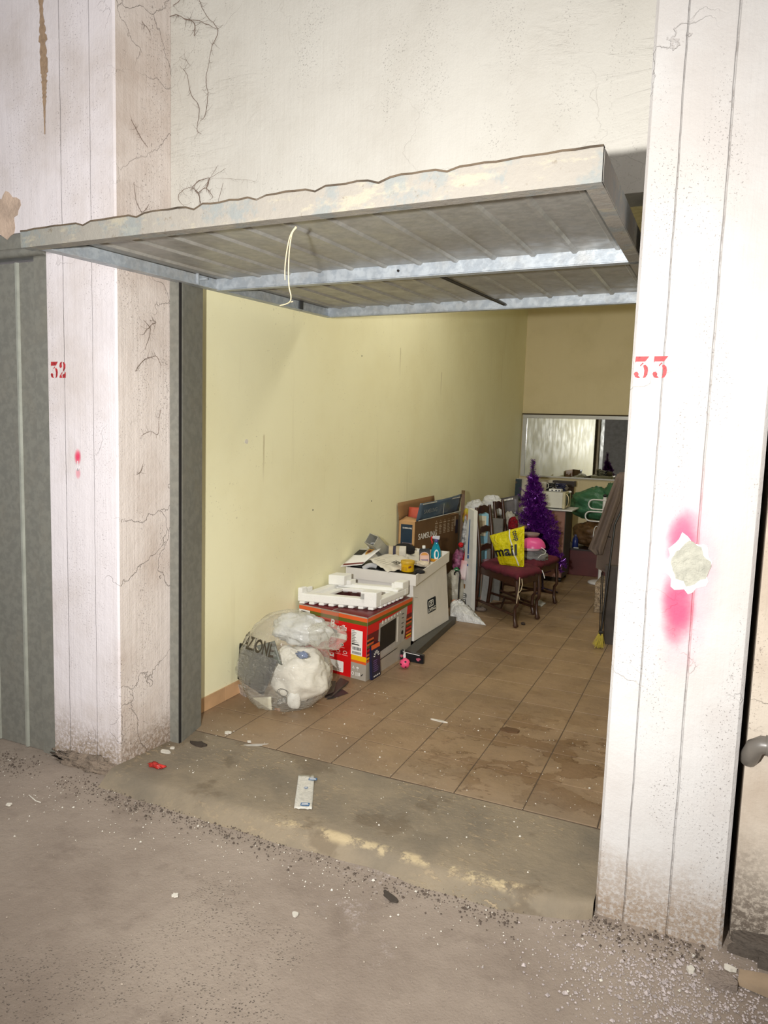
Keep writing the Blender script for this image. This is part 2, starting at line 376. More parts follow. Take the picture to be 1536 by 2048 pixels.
# ------------------------------------------------------------------ structure
def wall(name, poly, z0, z1, ms, faces=None):
    b = B(); b.prism(poly, z0, z1); o = b.obj(name, ms); return struct(o)
o = wall('wall_facade_left', [(-2.993, 2.6), (-2.56, 2.6), (-2.549, 2.606), (-2.515, 2.925), (-2.53, 3.165), (-2.62, 3.165), (-2.62, 3.3), (-2.993, 3.3)], -.08, 4.3, [M_pillarL, M_reveal])
for p in o.data.polygons:
    if p.normal.x > .5: p.material_index = 1
wall('wall_facade_upper_left', [(-6, 2.6), (-2.993, 2.6), (-2.993, 3.3), (-6, 3.3)], 2.585, 4.3, M_pillarL)
wall('wall_lintel', [(-2.515, 2.93), (-.27, 2.93), (-.27, 3.1), (-2.515, 3.1)], 2.585, 4.3, M_lintel)
o = wall('wall_facade_right', [(-.268, 2.612), (-.258, 2.6), (.145, 2.6), (.157, 2.612), (.157, 3.3), (-.268, 3.3)], -.08, 4.3, M_pillarR)
wall('wall_outer_right', [(.182, 2.68), (2.8, 2.68), (2.8, 3.3), (.182, 3.3)], -.08, 4.3, M_wallR)
wall('wall_left', [(-2.74, 3.2), (-2.62, 3.2), (-2.62, 10.8), (-2.74, 10.8)], -.08, 4.3, M_yellow)
wall('wall_back', [(-2.74, 10.8), (.3, 10.8), (.3, 10.95), (-2.74, 10.95)], -.08, 4.3, M_yellow2)
wall('wall_right', [(.16, 3.3), (.3, 3.3), (.3, 10.8), (.16, 10.8)], -.08, 4.3, M_yellow)
wall('ceiling', [(-2.74, 3.1), (.3, 3.1), (.3, 10.95), (-2.74, 10.95)], 4.3, 4.4, mat('ceiling_white', (225, 220, 205), .8))
wall('ceiling_corridor', [(-6, -3.7), (3.5, -3.7), (3.5, 3.1), (-6, 3.1)], 4.32, 4.4, mat('ceiling_concrete', (190, 184, 176), .85))
wall('wall_corridor', [(-6, -3.7), (3.5, -3.7), (3.5, -3.5), (-6, -3.5)], -.08, 4.3, mat('corridor_grey_wall', (168, 166, 160), .8, bump=.004, bs=12))
# street: gently uneven slab
def ground():
    b = B(); nx, ny = 90, 70; vs = []; fs = []
    for j in range(ny+1):
        for i in range(nx+1):
            x = -6+9.5*i/nx; y = -3.5+6.8*j/ny
            z = -.062+.006*noise.noise(Vector((x*1.3, y*1.3, 0)))
            if y > 2.2: z += .014*max(0, noise.noise(Vector((x*4, y*6, 3))))*min(1, (y-2.2)/.3)
            vs.append((x, y, z))
    for j in range(ny):
        for i in range(nx): a = j*(nx+1)+i; fs.append((a, a+1, a+nx+2, a+nx+1))
    b.add(vs, fs, 0, True); return b.obj('floor_street', M_street)
struct(ground())
# threshold with a worn rounded lip
b = B(); vs = []; fs = []; nx = 70; prof = [(2.44, -.075), (2.47, -.052), (2.50, -.028), (2.52, -.012), (2.545, -.003), (2.6, 0), (2.8, .001), (3.09, 0)]
for i in range(nx+1):
    x = -2.555+2.285*i/nx; en = max(0, (x+.62)/.35)**2
    for k, (y, z) in enumerate(prof):
        w = noise.noise(Vector((x*5, y*5, 2))); y = y+(2.59-y)*min(1, en)*.8 if y < 2.6 else y
        vs.append((x, y+(.02*w if k < 6 else 0)-(.0 if x < -2.2 else 0), z+.003*w*(k > 1)))
for i in range(nx):
    for k in range(len(prof)-1): a = i*len(prof)+k; fs.append((a, a+len(prof), a+len(prof)+1, a+1))
b.add(vs, fs, 0, True)
fl = struct(b.obj('floor_threshold', M_thresh))
# tiled floor
b = B(); b.box(-2.62, 3.085, -.06, .16, 10.8, -.003)
floor = struct(b.obj('floor', M_grout))
S = .327; TP = .33; tm = {}
for i in range(9):
    for j in range(24):
        x0 = -2.62+S*i+.003; y0 = 3.10+TP*j+.003; x1 = min(x0+S-.0055, .158); y1 = min(y0+TP-.0055, 10.797)
        if y1-y0 < .03: continue
        k = (round(x1-x0, 4), round(y1-y0, 4))
        if k not in tm:
            me = bpy.data.meshes.new('tile'); bb = B(); w, d = k; e = .003
            bb.hexa([(0, 0, -.004), (w, 0, -.004), (w, d, -.004), (0, d, -.004), (0, 0, -.0012), (w, 0, -.0012), (w, d, -.0012), (0, d, -.0012)])
            bb.hexa([(0, 0, -.0012), (w, 0, -.0012), (w, d, -.0012), (0, d, -.0012), (e, e, 0), (w-e, e, 0), (w-e, d-e, 0), (e, d-e, 0)])
            me.from_pydata(bb.v, [], bb.f); me.materials.append(M_tile); tm[k] = me
        o = bpy.data.objects.new('tile', tm[k]); COL.objects.link(o); o.parent = floor
        o.location = (x0, y0, RND.uniform(-.0008, .0006)); o.rotation_euler = (RND.uniform(-.002, .002), RND.uniform(-.002, .002), 0)
# peach skirting tiles on the left wall
b = B(); b.box(-2.622, 3.2, 0, -2.618, 10.8, .08)
bs = struct(b.obj('baseboard_left', M_grout))
M_skirt = mat('peach_skirting_tile', (214, 172, 128), .45, var=.15, vs=3)
me = None
for j in range(23):
    y0 = 3.202+.33*j; y1 = min(y0+.326, 10.798)
    if me is None or y1-y0 < .32:
        bb = B(); bb.box(0, 0, 0, .008, y1-y0, .085); me = bpy.data.meshes.new('skirting_tile'); me.from_pydata(bb.v, [], bb.f); me.materials.append(M_skirt)
    o = bpy.data.objects.new('skirting_tile', me); COL.objects.link(o); o.parent = bs; o.location = (-2.618, y0, .001)

# ------------------------------------------------------------------ marks on the facade
M_red = mat('stencil_red_paint', (196, 52, 56), .6, var=.35, vs=60)
def three(b, x, y, w, h, solid=True):
    P = lambda pts: b.poly([(x+w*a, y+h*c) for a, c in pts])
    P([(.04, .78), (.06, 1), (.98, 1), (.72, .76), (.1, .76), (.06, .70)])
    P([(.38, .58), (.56, .72), (.62, .68), (.42, .54)])
    P([(.60, .58), (.74, .62), (.90, .52), (.95, .36), (.92, .16), (.80, .03), (.62, .0), (.68, .12), (.70, .34)])
    P([(.0, .2), (.06, .28), (.22, .3), (.34, .2), (.30, .12), (.46, .02), (.30, .0), (.10, .05)])
def two(b, x, y, w, h):
    P = lambda pts: b.poly([(x+w*a, y+h*c) for a, c in pts])
    P([(.02, .72), (.1, .9), (.3, 1.0), (.42, .98), (.36, .84), (.4, .7), (.3, .62), (.1, .62)])
    P([(.5, .98), (.72, .96), (.92, .82), (.9, .6), (.7, .45), (.5, .34), (.6, .6), (.62, .8)])
    P([(.02, .0), (.04, .12), (.4, .36), (.48, .3), (.3, .2), (.4, .0)])
    P([(.46, .0), (.46, .2), (.8, .26), (.92, .38), (.96, .34), (.92, .0)])
b = B(frame((-2.975, 2.5992, 1.883), (1, 0, 0), (0, 0, 1))); three(b, 0, 0, .05, .078); two(b, .058, 0, .045, .078)
tag(b.obj('stencil_number', M_red), 'red stencilled number 32 on the whitewashed left pillar', 'number')
b = B(frame((-.262, 2.5992, 1.878), (1, 0, 0), (0, 0, 1))); three(b, 0.003, 0, .047, .072); three(b, .062, .0, .047, .072)
tag(b.obj('stencil_number', M_red), 'faded red stencilled number 33 on the whitewashed right pillar', 'number')
# bare cement patch inside the pink spray
root = thing('cement_patch', 'chipped grey cement patch with white rim amid pink spray paint on right pillar', 'patch', (-.045, 2.6, 1.25))
b = B(frame((-.045, 2.6, 1.262), (1, 0, 0), (0, 0, 1)))
b.prism(ragged(0, 0, .072, .088, 34, .16, 3), -.001, .003); b.obj('plaster_rim', mat('fresh_white_plaster', (240, 238, 232), .8, bump=.006, bs=40), root)
b = B(frame((-.045, 2.6, 1.262), (1, 0, 0), (0, 0, 1)))
b.prism(ragged(.006, .002, .056, .066, 30, .14, 5), 0, .0045); b.obj('cement_core', mat('bare_grey_cement', (176, 174, 160), .9, bump=.01, bs=50, vs=30), root)
# arrow below the left spray mark
b = B(frame((-2.822, 2.5992, 1.435), (1, 0, 0), (0, 0, 1)))
for pts in ([(0, .02), (.016, .0), (.016, .012), (.004, .028)], [(.034, .02), (.018, .0), (.018, .012), (.03, .028)], [(.014, .0), (.02, .0), (.02, .05), (.014, .05)]): b.poly(pts)
tag(b.obj('painted_arrow', mat('white_scratch', (240, 232, 234), .7)), 'small white arrow scratched through pink spray on left pillar', 'mark')
# brown crack stain high on the left pillar
pts = []; 
L = [(-3.0, 3.7, .018), (-2.992, 3.52, .018), (-2.99, 3.42, .032), (-2.985, 3.3, .03), (-2.985, 3.22, .02), (-2.985, 3.13, .009), (-2.985, 3.02, .004)]
b = B(frame((0, 2.6, 0), (1, 0, 0), (0, 0, 1)))
l = []; r = []
for k in range(60):
    t = k/59*(len(L)-1); i = min(int(t), len(L)-2); f = t-i
    x = L[i][0]*(1-f)+L[i+1][0]*f; z = L[i][1]*(1-f)+L[i+1][1]*f; w = (L[i][2]*(1-f)+L[i+1][2]*f)*RND.uniform(.6, 1.15)
    l.append((x-w*.7, z)); r.append((x+w, z))
for k in range(59): b.add([(l[k][0], l[k][1], .0015), (l[k+1][0], l[k+1][1], .0015), (r[k+1][0], r[k+1][1], .0015), (r[k][0], r[k][1], .0015)], [(0, 1, 2, 3)])
tag(b.obj('leak_stain', mat('brown_exposed_plaster', (168, 142, 116), .9, var=.12, vs=40, bump=.004)), 'long brown leak stain running down the upper left facade', 'stain')
b = B(frame((0, 2.6, 0), (1, 0, 0), (0, 0, 1)))
b.prism(ragged(-3.27, 2.69, .1, .1, 30, .25, 8), 0, .002)
tag(b.obj('bare_plaster_patch', mat('tan_bare_plaster', (206, 182, 162), .9, var=.15, bump=.005)), 'tan bare plaster patch above the neighbouring closed garage door', 'patch')
# cobwebs
M_web = mat('sooty_cobweb', (128, 110, 98), .95)
def strand(b, P, w):
    out = []
    for i in range(len(P)-1):
        p_, a, c, d = P[max(i-1, 0)], P[i], P[i+1], P[min(i+2, len(P)-1)]
        for k in range(6):
            f = k/6; q = .5*((2*a)+(-p_+c)*f+(2*p_-5*a+4*c-d)*f*f+(-p_+3*a-3*c+d)*f**3)
            out.append(q+Vector((noise.noise(q*40)*.004, 0, noise.noise(q*37+Vector((4, 0, 0)))*.004)))
    out.append(P[-1]); m = len(out)
    b.tube(out, [w*(.3+.7*sin(pi*(i+.6)/(m+.2)))*(.6+.8*abs(noise.noise(q*25))) for i, q in enumerate(out)], 4)
    for k in range(int(m*.7)):      # fine hairs of soot
        q = out[RNW.randrange(m)]; a = RNW.uniform(0, 2*pi); l = RNW.uniform(.01, .05); e = q+Vector((cos(a)*l*ALONG[0], cos(a)*l*ALONG[1], sin(a)*l))
        b.tube([q, (q+e)/2+Vector((0, 0, -.004)), e], [w*.3, w*.2, .0002], 3, cap=False)
RNW = random.Random(3); ALONG = (1, 0)
def web(label, chains, n):
    b = B()
    for pts, w in chains: strand(b, [Y(x, y, 2.921) for x, y in pts], w)
    tag(b.obj('cobweb', M_web), label, 'cobweb', kind='stuff')
web('sooty cobweb strands hanging in a ring high left on the cream lintel', [([(334, 36), (352, 30), (372, 38), (398, 42), (434, 58)], .0024), ([(398, 0), (412, 30), (436, 60), (425, 90), (418, 118)], .002),
    ([(418, 118), (412, 160), (416, 190), (410, 230), (400, 242)], .0017), ([(360, 132), (374, 150), (382, 190), (398, 214), (394, 258), (402, 268)], .0016), ([(345, 12), (358, 2), (370, -8)], .0016), ([(378, 36), (390, 52), (388, 72)], .003), ([(358, 116), (372, 120), (380, 132)], .001)], 1)
web('dirty star-shaped cobweb just above the raised door, left side', [([(420, 356), (398, 362), (384, 374)], .0024), ([(384, 374), (396, 386), (402, 412)], .003), ([(398, 384), (412, 376), (426, 394)], .0028), ([(420, 356), (412, 376)], .0035), ([(420, 356), (470, 358), (512, 362)], .0008), ([(420, 356), (452, 336)], .0008), ([(384, 374), (366, 380), (356, 396), (368, 412)], .0014), ([(446, 366), (436, 404)], .001), ([(420, 356), (436, 330)], .0007)], 2)
b = B()
for pts, w in (([(283, 42), (297, 60), (305, 84), (322, 98), (345, 103)], .0026), ([(262, 240), (285, 280), (310, 316), (318, 338)], .002), ([(304, 268), (318, 258), (332, 260)], .002), ([(318, 338), (322, 320), (328, 300)], .002), ([(304, 380), (302, 400), (285, 424), (272, 400), (268, 364)], .0014), ([(302, 380), (315, 370), (325, 385)], .0016)):
    ALONG = (0, 1); strand(b, [X(x, y, -2.53) for x, y in pts], w)
tag(b.obj('cobweb', M_web), 'cobweb strands on the grimy side face of the left pillar, upper part', 'cobweb', kind='stuff')
b = B()
for pts, w in (([(270, 742), (285, 722), (300, 715), (314, 713), (322, 730), (338, 741)], .0022), ([(300, 640), (312, 644), (300, 652), (285, 670)], .002), ([(325, 806), (318, 835), (316, 868), (300, 862), (282, 872)], .0018), ([(287, 640), (300, 660), (290, 700)], .0012), ([(285, 930), (280, 945), (272, 948)], .0015)):
    strand(b, [X(x, y, -2.522) for x, y in pts], w)
tag(b.obj('cobweb', M_web), 'cobweb strands on the side face of the left pillar, below the door', 'cobweb', kind='stuff')

# ------------------------------------------------------------------ neighbouring closed garage door (32)
dr = bpy.data.objects.new('door_2', None); COL.objects.link(dr); dr.location = (-3.1, 2.62, 0); struct(dr, 'closed grey steel garage door of number 32'); bpy.context.view_layer.update()
xs = [-3.09, -3.225, -3.44, -3.655, -3.87, -4.085, -4.3, -4.515, -4.73, -4.945]
for a, c in zip(xs, xs[1:]):
    B().box(c+.012, 2.624, -.06, a, 2.64, 2.45).obj('steel_panel', M_galvdk, dr)
    b = B(); b.prism([(c-.006, 2.626), (c, 2.612), (c+.012, 2.612), (c+.018, 2.626)], -.06, 2.45); b.obj('rib', mat('rib_highlight_steel', (176, 178, 166), .45, .3), dr)  # lighter steel colour paints the highlight along each rib
B().box(-3.088, 2.608, -.07, -2.994, 2.66, 2.5).obj('door_post', M_galvdk, dr)
B().box(-3.0895, 2.612, -.07, -3.0865, 2.65, 2.47).obj('seam', mat('rust_brown', (110, 84, 62), .9), dr)
B().box(-5, 2.60, 2.47, -2.994, 2.66, 2.583).obj('top_rail', M_galvdk, dr, bevel=.004)
b = B(); b.T = Matrix(); b.tube([(-5, 2.6, 2.49), (-2.996, 2.6, 2.49)], .022, 10); b.obj('rail_lip', M_galvdk, dr)

# ------------------------------------------------------------------ open up-and-over door (33)
dr = bpy.data.objects.new('door_1', None); COL.objects.link(dr); dr.location = (-1.4, 2.05, 2.35); struct(dr, 'open up-and-over galvanised garage door'); bpy.context.view_layer.update()
XL, XR = -2.47, -.318
YF, YB = 2.06, 4.46
def zb(y, x=-1.4): return 2.338+(y-YF)*(2.437-2.338)/(YB-YF)+.012*(x-XL)/(XR-XL)   # underside of the frame
def bar(b, x0, x1, y0, y1, h0, h1, m=0):
    c = []
    for h in (h0, h1):
        for x, y in ((x0, y0), (x1, y0), (x1, y1), (x0, y1)): c.append((x, y, zb(y, x)+h))
    b.hexa(c, m)
# front channel: face + returned lip underneath
b = B()
n = 60
topo = []
for i in range(n+1):
    x = XL-.02+(XR-XL+.02)*i/n; f = i/n; h = .062+.03*f+RND.uniform(-.002, .002)-(.011 if i in (9, 16, 23, 30, 36, 42, 48) else 0)
    topo.append((x, h))
vs = []
for x, h in topo:
    z0 = zb(YF, x)-.004; bo = .0015*noise.noise(Vector((x*9, 0, 0)))
    vs += [(x, YF-.012+bo, z0), (x, YF-.014+bo*2, z0+h), (x, YF+.05, z0+h-.002), (x, YF+.05, z0+h-.006), (x, YF-.010+bo, z0+h-.004), (x, YF-.008, z0+.004), (x, YF+.038, z0+.006), (x, YF+.038, z0)]
k = 8; fs = [(i*k+j, (i+1)*k+j, (i+1)*k+(j+1) % k, i*k+(j+1) % k) for i in range(n) for j in range(k)]
fs += [tuple(range(k)), tuple(range(n*k+k-1, n*k-1, -1))]
fs = [f[::-1] for f in fs]
b.add(vs, fs); b.obj('front_channel', M_front, dr)
# dark crust on top of the channel
b = B()
for i in range(n):
    (x0, h0), (x1, h1) = topo[i], topo[i+1]; z0 = zb(YF, x0)-.004
    b.hexa([(x0, YF-.016, z0+h0-.003), (x1, YF-.016, z0+h1-.003), (x1, YF+.012, z0+h1-.003), (x0, YF+.012, z0+h0-.003), (x0, YF-.015, z0+h0+.003), (x1, YF-.015, z0+h1+.003), (x1, YF+.012, z0+h1+.004), (x0, YF+.012, z0+h0+.004)])
b.obj('rust_edge', mat('dark_rust_edge', (92, 78, 62), .9, var=.3), dr)
for nm, xa, s in (('side_channel', XL, 1), ('side_channel', XR, -1)):
    b = B()
    for y0, y1 in ((YF+.0, 3.03), (3.032, 4.05), (4.052, YB)):
        bar(b, min(xa, xa+s*.004), max(xa, xa+s*.004), y0, y1, 0, .06)
        bar(b, min(xa, xa+s*.05), max(xa, xa+s*.05), y0, y1, -.002 if s < 0 else .0, .004)
        bar(b, min(xa+s*.03, xa+s*.034), max(xa+s*.03, xa+s*.034), y0, y1, .003, .055)
    if s < 0: bar(b, XR-.004, XR+.002, YF, YB, 0, .085)
    b.obj(nm, M_galv if s > 0 else M_front, dr)
b = B(); b.tube([(XL+.034, 3.06, zb(3.06)+.03), (XL+.075, 3.06, zb(3.06)+.03)], .006, 8); b.obj('hinge_pin', M_galv, dr)
b = B(); bar(b, XL+.03, XL+.045, 3.028, 3.036, .0, .06); b.obj('bracket', M_galv, dr)
b = B(); bar(b, XL+.03, XL+.045, 4.02, 4.06, .0, .06); b.obj('bracket', mat('dull_dark_steel', (70, 72, 72), .5, .4), dr)
for y0 in (3.19, YB-.055):
    b = B(); bar(b, XL+.034, XR-.004, y0, y0+.004, .002, .058); bar(b, XL+.034, XR-.004, y0, y0+.05, -.002, .003)
    bar(b, XL+.034, XR-.004, y0+.046, y0+.05, .0, .02)
    b.obj('cross_bar', M_galv, dr)
b = B(); b.tube([(-1.395, 3.2, zb(3.2)+.03), (-1.395, 3.184, zb(3.2)+.03)], .006, 8); b.obj('bolt_hole', M_dark, dr)
# corrugated sheet seen from below
b = B(); rx = [-2.343+.1755*i for i in range(-1, 12)]; xs = [XL+.004]
for r_ in rx:
    if XL+.03 < r_ < XR-.03: xs += [r_-.016, r_-.007, r_+.007, r_+.016]
xs.append(XR-.004); vs = []; fs = []; ny = 24
for j in range(ny+1):
    y = YF+.01+(YB-YF-.01)*j/ny
    for i, x in enumerate(xs):
        rr = min(abs(x-r_) for r_ in rx) < .008
        vs.append((x, y, zb(y, x)+.058-(.010 if rr else 0)+.002*noise.noise(Vector((x*3, y*3, 1)))))
w = len(xs)
for j in range(ny):
    for i in range(w-1): a = j*w+i; fs.append((a, a+w, a+w+1, a+1))
b.add(vs, fs); b.obj('ribbed_sheet', M_sheet, dr)
bpy.data.objects['ribbed_sheet'].modifiers.new('s', 'SOLIDIFY').thickness = .002
# lever rod and latch hole
b = B(); P0 = Y(885, 566, 3.3); P1 = Y(957, 601, 4.2); P0.z = zb(3.3)+.022; P1.z = zb(4.2)+.015; P0 = Vector((-1.24, 3.32, P0.z)); P1 = Vector((-1.19, 4.3, P1.z))
b.tube([P0, P1], .008, 8); b.obj('lever_rod', mat('oily_dark_steel', (58, 54, 50), .5, .5), dr)
b = B(); q = Y(598, 452, 2.13); b.prism(ragged(0, 0, .028, .016, 16, .2, 2), -.001, .001); b.v = [Vector((v.x+q.x, v.y+q.y, zb(2.13)+.052+v.z)) for v in b.v]; b.obj('latch_hole', M_dark, dr)
# tracks
B().box(-2.512, 2.918, 0, -2.457, 2.935, 2.585).obj('track', M_galvdk, None); o = bpy.data.objects['track']; o.name = 'trim_1'; struct(o, 'grey steel fixed door frame on the left')
b = B(); b.prism([(-2.51, 2.937), (-2.452, 2.937), (-2.452, 2.945), (-2.50, 3.16), (-2.512, 3.172), (-2.524, 3.16)], 0, 2.56)
o = struct(b.obj('trim_2', M_galvdk), 'grey steel door guide channel'); 
B().box(-2.456, 2.92, 0, -2.452, 2.936, 2.56).obj('gap_shade', M_dark, o)  # dark strip stands in for the shaded gap between frame and channel
B().box(-2.70, 3.175, 0, -2.575, 3.199, 4.3).obj('shade_strip', mat('dark_brown_shade', (70, 58, 36), .8)); struct(bpy.data.objects['shade_strip'])  # dark brown strip paints the shadowed gap between post and yellow wall
bpy.data.objects['shade_strip'].scale = (1, 1, 1)
B().box(-.3, 2.94, 0, -.269, 3.17, 2.56).obj('trim_4', M_galvdk); struct(bpy.data.objects['trim_4'])
# pull cord
b = B(); q0 = Y(590, 455, 2.12); 
for pts in ([(592, 453), (581, 470), (574, 500), (570, 535), (570, 560)], [(593, 455), (584, 468), (579, 500), (577, 540), (578, 572), (582, 592), (580, 603), (572, 608), (560, 611)]):
    P = [Y(x, y, 2.12+.01*i) for i, (x, y) in enumerate(pts)]; out = []
    for i in range(len(P)-1):
        for k in range(5):
            f = k/5; p_, a, c, d = P[max(i-1, 0)], P[i], P[i+1], P[min(i+2, len(P)-1)]
            out.append(.5*((2*a)+(-p_+c)*f+(2*p_-5*a+4*c-d)*f*f+(-p_+3*a-3*c+d)*f**3))
    out.append(P[-1]); b.tube(out, .0022, 6)
b.tube([Y(577, 605, 2.19), Y(586, 603, 2.19)], .002, 5)
tag(b.obj('pull_cord', mat('beige_string', (214, 196, 160), .9)), 'looped beige pull cord hanging from the raised garage door', 'cord')

# ================================================================== THE THINGS INSIDE
M_card = mat('brown_cardboard', (150, 112, 72), .75, var=.06)
M_carddk = mat('dark_print_cardboard', (104, 76, 46), .55, var=.08)
M_tan = mat('tan_cardboard', (204, 160, 110), .75, var=.06)
M_ink = mat('black_ink', (24, 22, 22), .5)
M_wink = mat('white_print', (240, 238, 234), .5, var=.02)
M_redp = mat('glossy_red_print', (214, 18, 24), .3, var=.03)
M_maroonc = mat('maroon_card', (104, 22, 28), .45, var=.08)
M_orange = mat('orange_print', (226, 96, 44), .35, var=.04)
M_olive = mat('olive_print', (98, 100, 36), .35, var=.04)
M_yel = mat('yellow_print', (240, 184, 16), .35, var=.04)
M_grey = mat('grey_print', (172, 164, 152), .45, var=.04)
M_silver = mat('silver_print', (176, 172, 166), .35, var=.08, vs=20)
M_tape = mat('glossy_packing_tape', (190, 170, 150), .12, var=.1, alpha=.16)

# ---- red microwave-oven carton
N_, L_, R_ = Vector((-2.008, 4.268, 0)), Vector((-2.598, 4.375, 0)), Vector((-1.992, 5.02, 0)); K_ = L_+R_-N_
H = .438
root = thing('oven_carton', 'red and grey printed oven carton on the floor against the yellow wall', 'box', (N_+K_)/2)
up_ = Vector((0, 0, 1))
b = B(); b.hexa([L_, N_, R_, K_, L_+up_*H, N_+up_*H, R_+up_*(H-.01), K_+up_*(H-.01)]); b.obj('carton_body', [M_grey], root)
Wf = (N_-L_).length; u = (N_-L_).normalized(); nrm = u.cross(up_)
F = frame(L_+nrm*.0015, u, up_); b = B(F)
ms = [M_redp, M_orange, M_olive, M_yel, M_grey, M_wink, M_ink, M_maroonc]
b.rect(0, 0, Wf, H, 4, 0); b.rect(0, .085, Wf*.79, H-.05, 0); b.rect(0, .0, Wf*.79, .086, 0, .0005)
b.rect(Wf*.79, .165, Wf, H-.05, 0); b.rect(Wf*.79, .13, Wf, .165, 3, .0006); b.rect(Wf*.79, .112, Wf, .13, 1, .0006)
b.rect(0, H-.034, Wf, H-.008, 1, .0006); b.rect(0, H-.06, Wf, H-.034, 2, .0006)
b.rect(0, H-.105, .1, H-.036, 5, .001); b.rect(.02, H-.06, .07, H-.045, 6, .0014); b.rect(0, H-.098, .085, H-.078, 6, .0014)
b.text('Cucina', .155, H-.108, .052, 5, .0012, .02, .8, shear=.2); b.text('B', .285, H-.112, .075, 5, .0012, .03, .9, shear=.15); b.text('arilla', .345, H-.122, .055, 5, .0012, .02, .8, shear=.2)
b.rect(.15, H-.185, .43, H-.148, 5, .001); b.text('CONFEZIONE CONTIENE:', .155, H-.175, .03, 7, .0014, .0, .6)
for i, (x, z) in enumerate(((.3, .215), (.39, .215), (.3, .165), (.36, .165), (.42, .165), (.3, .125))):
    pr = [(x+.018*cos(t*pi/6), z+.011*sin(t*pi/6)) for t in range(12)]; pi_ = [(x+.014*cos(t*pi/6), z+.008*sin(t*pi/6)) for t in range(12)]
    b.poly(pr, 5, .001); b.poly(pi_, 6 if i == 1 else 0, .0013); b.rect(x-.025, z-.021, x+.025, z-.019, 5, .001)
b.poly([(.285, .115), (.325, .115), (.325, .14), (.285, .14)], 5, .0015); b.poly([(.288, .138), (.322, .138), (.305, .126)], 0, .0018)
b.poly([(.1, .02), (.405, .02), (.41, .025), (.41, .092), (.405, .097), (.1, .097)], 5, .001)
b.text('WELCOME PACK', .2, .083, .014, 7, .0014, 0, .8)
for x in (.15, .23, .29, .355):
    b.poly([(x+.013*cos(t*pi/5), .063+.009*sin(t*pi/5)) for t in range(10)], 7, .0014); b.poly([(x+.011*cos(t*pi/5), .063+.007*sin(t*pi/5)) for t in range(10)], 5, .0017)
for k in range(3): b.rect(.12, .03+k*.007, .39, .032+k*.007, 7, .0014)
b.rect(.47, .165, .565, H-.1, 5, .0012)
for k in range(9): b.rect(.476, H-.11-.011*k, .476+RND.uniform(.02, .07), H-.107-.011*k, 6, .0016)
b.rect(.476, .235, .54, .241, 6, .0016)
for z0, z1 in ((.2, .222), (.172, .19)):
    x = .482
    while x < .556: w_ = RND.choice((.0012, .002, .003)); b.rect(x, z0, x+w_, z1, 6, .0016); x += w_+RND.choice((.0012, .002))
b.poly([(.485, .07), (.505, .07), (.495, .09)], 5, .001); b.poly([(.490, .073), (.5, .073), (.495, .083)], 4, .0013)
b.poly([(.53+.012*cos(t*pi/6), .075+.012*sin(t*pi/6)) for t in range(7)], 5, .001); b.rect(.529, .06, .531, .078, 5, .001)
b.poly([(.49+.012*cos(t*pi/6), .035+.012*sin(t*pi/6)) for t in range(12)], 5, .001); b.poly([(.49+.008*cos(t*pi/6), .035+.008*sin(t*pi/6)) for t in range(12)], 4, .0013)
for x in (.515, .523, .531): b.rect(x, .022, x+.003, .048, 5, .001)
b.rect(.54, .025, .55, .048, 5, .001); b.poly([(.56, .025), (.576, .04), (.576, .048), (.56, .033)], 6, .001)
b.obj('front_print', ms, root)
b = B(F); b.prism([(.268+.012*cos(t*pi/5+pi/2), H-.135+.013*sin(t*pi/5+pi/2)) for t in range(6)]+[(.338+.012*cos(t*pi/5-pi/2), H-.142+.013*sin(t*pi/5-pi/2)) for t in range(6)], .0005, .003); b.obj('hand_hole', M_dark, root)
# right side print: picture of the microwave
us = (R_-N_).normalized(); Ws = (R_-N_).length; F2 = frame(N_+us.cross(up_)*.0015, us, up_); b = B(F2)
ms2 = [M_redp, M_orange, M_olive, M_yel, M_grey, M_silver, M_ink, M_maroonc, M_wink]
b.rect(0, 0, Ws, H, 4, 0); b.rect(0, H-.3, Ws, H-.055, 7, .0004); b.rect(0, H-.12, Ws, H-.055, 0, .0006)
b.rect(0, H-.034, Ws, H-.008, 1, .0006); b.rect(0, H-.058, Ws, H-.034, 2, .0006)
for k, (z, m_) in enumerate(((.27, 1), (.255, 6), (.24, 1), (.225, 2), (.2, 0), (.17, 1), (.145, 3), (.125, 1))):
    b.rect(0, z, .1, z+.014, m_, .0008); b.rect(Ws-.1, z, Ws, z+.014, m_, .0008)
b.poly([(.16, .1), (.62, .13), (.66, H-.075), (.66, H-.055), (.18, H-.08)], 5, .001)
b.poly([(.2, .15), (.46, .165), (.46, H-.10), (.2, H-.115)], 6, .0014)
b.poly([(.48, .15), (.5, .15), (.5, H-.1), (.48, H-.1)], 8, .0014)
for z in (H-.1, H-.13, H-.17, H-.2): b.rect(.56, z, .6, z+.006, 6, .0014)
b.poly([(.58+.02*cos(t*pi/6), .2+.016*sin(t*pi/6)) for t in range(12)], 6, .0014)
b.poly([(.12, .085), (.5, .1), (.5, .106), (.12, .092)], 6, .0012)
for k in range(7): b.poly([(.22+.05*k, H-.095+.002*k), (.245+.05*k, H-.094+.002*k), (.24+.05*k, H-.07), (.225+.05*k, H-.07)], 8, .0014)
b.obj('side_print', ms2, root)
b = B(); C0 = L_+up_*(H+.001); C1 = N_+up_*(H+.001); C2 = R_+up_*(H-.008); C3 = K_+up_*(H-.008)
m1 = C0.lerp(C1, .5); m2 = C3.lerp(C2, .5)
b.sheet([C0, m1-Vector((.004, 0, 0)), m2-Vector((.004, 0, 0)), C3], 6, 6, .003, 0, .002); b.obj('top_flap', M_maroonc, root)
b = B(); b.sheet([m1+Vector((.004, 0, 0)), C1, C2, m2+Vector((.004, 0, 0))], 6, 6, .003, 0, .002, seed=3); b.obj('top_flap', M_maroonc, root)
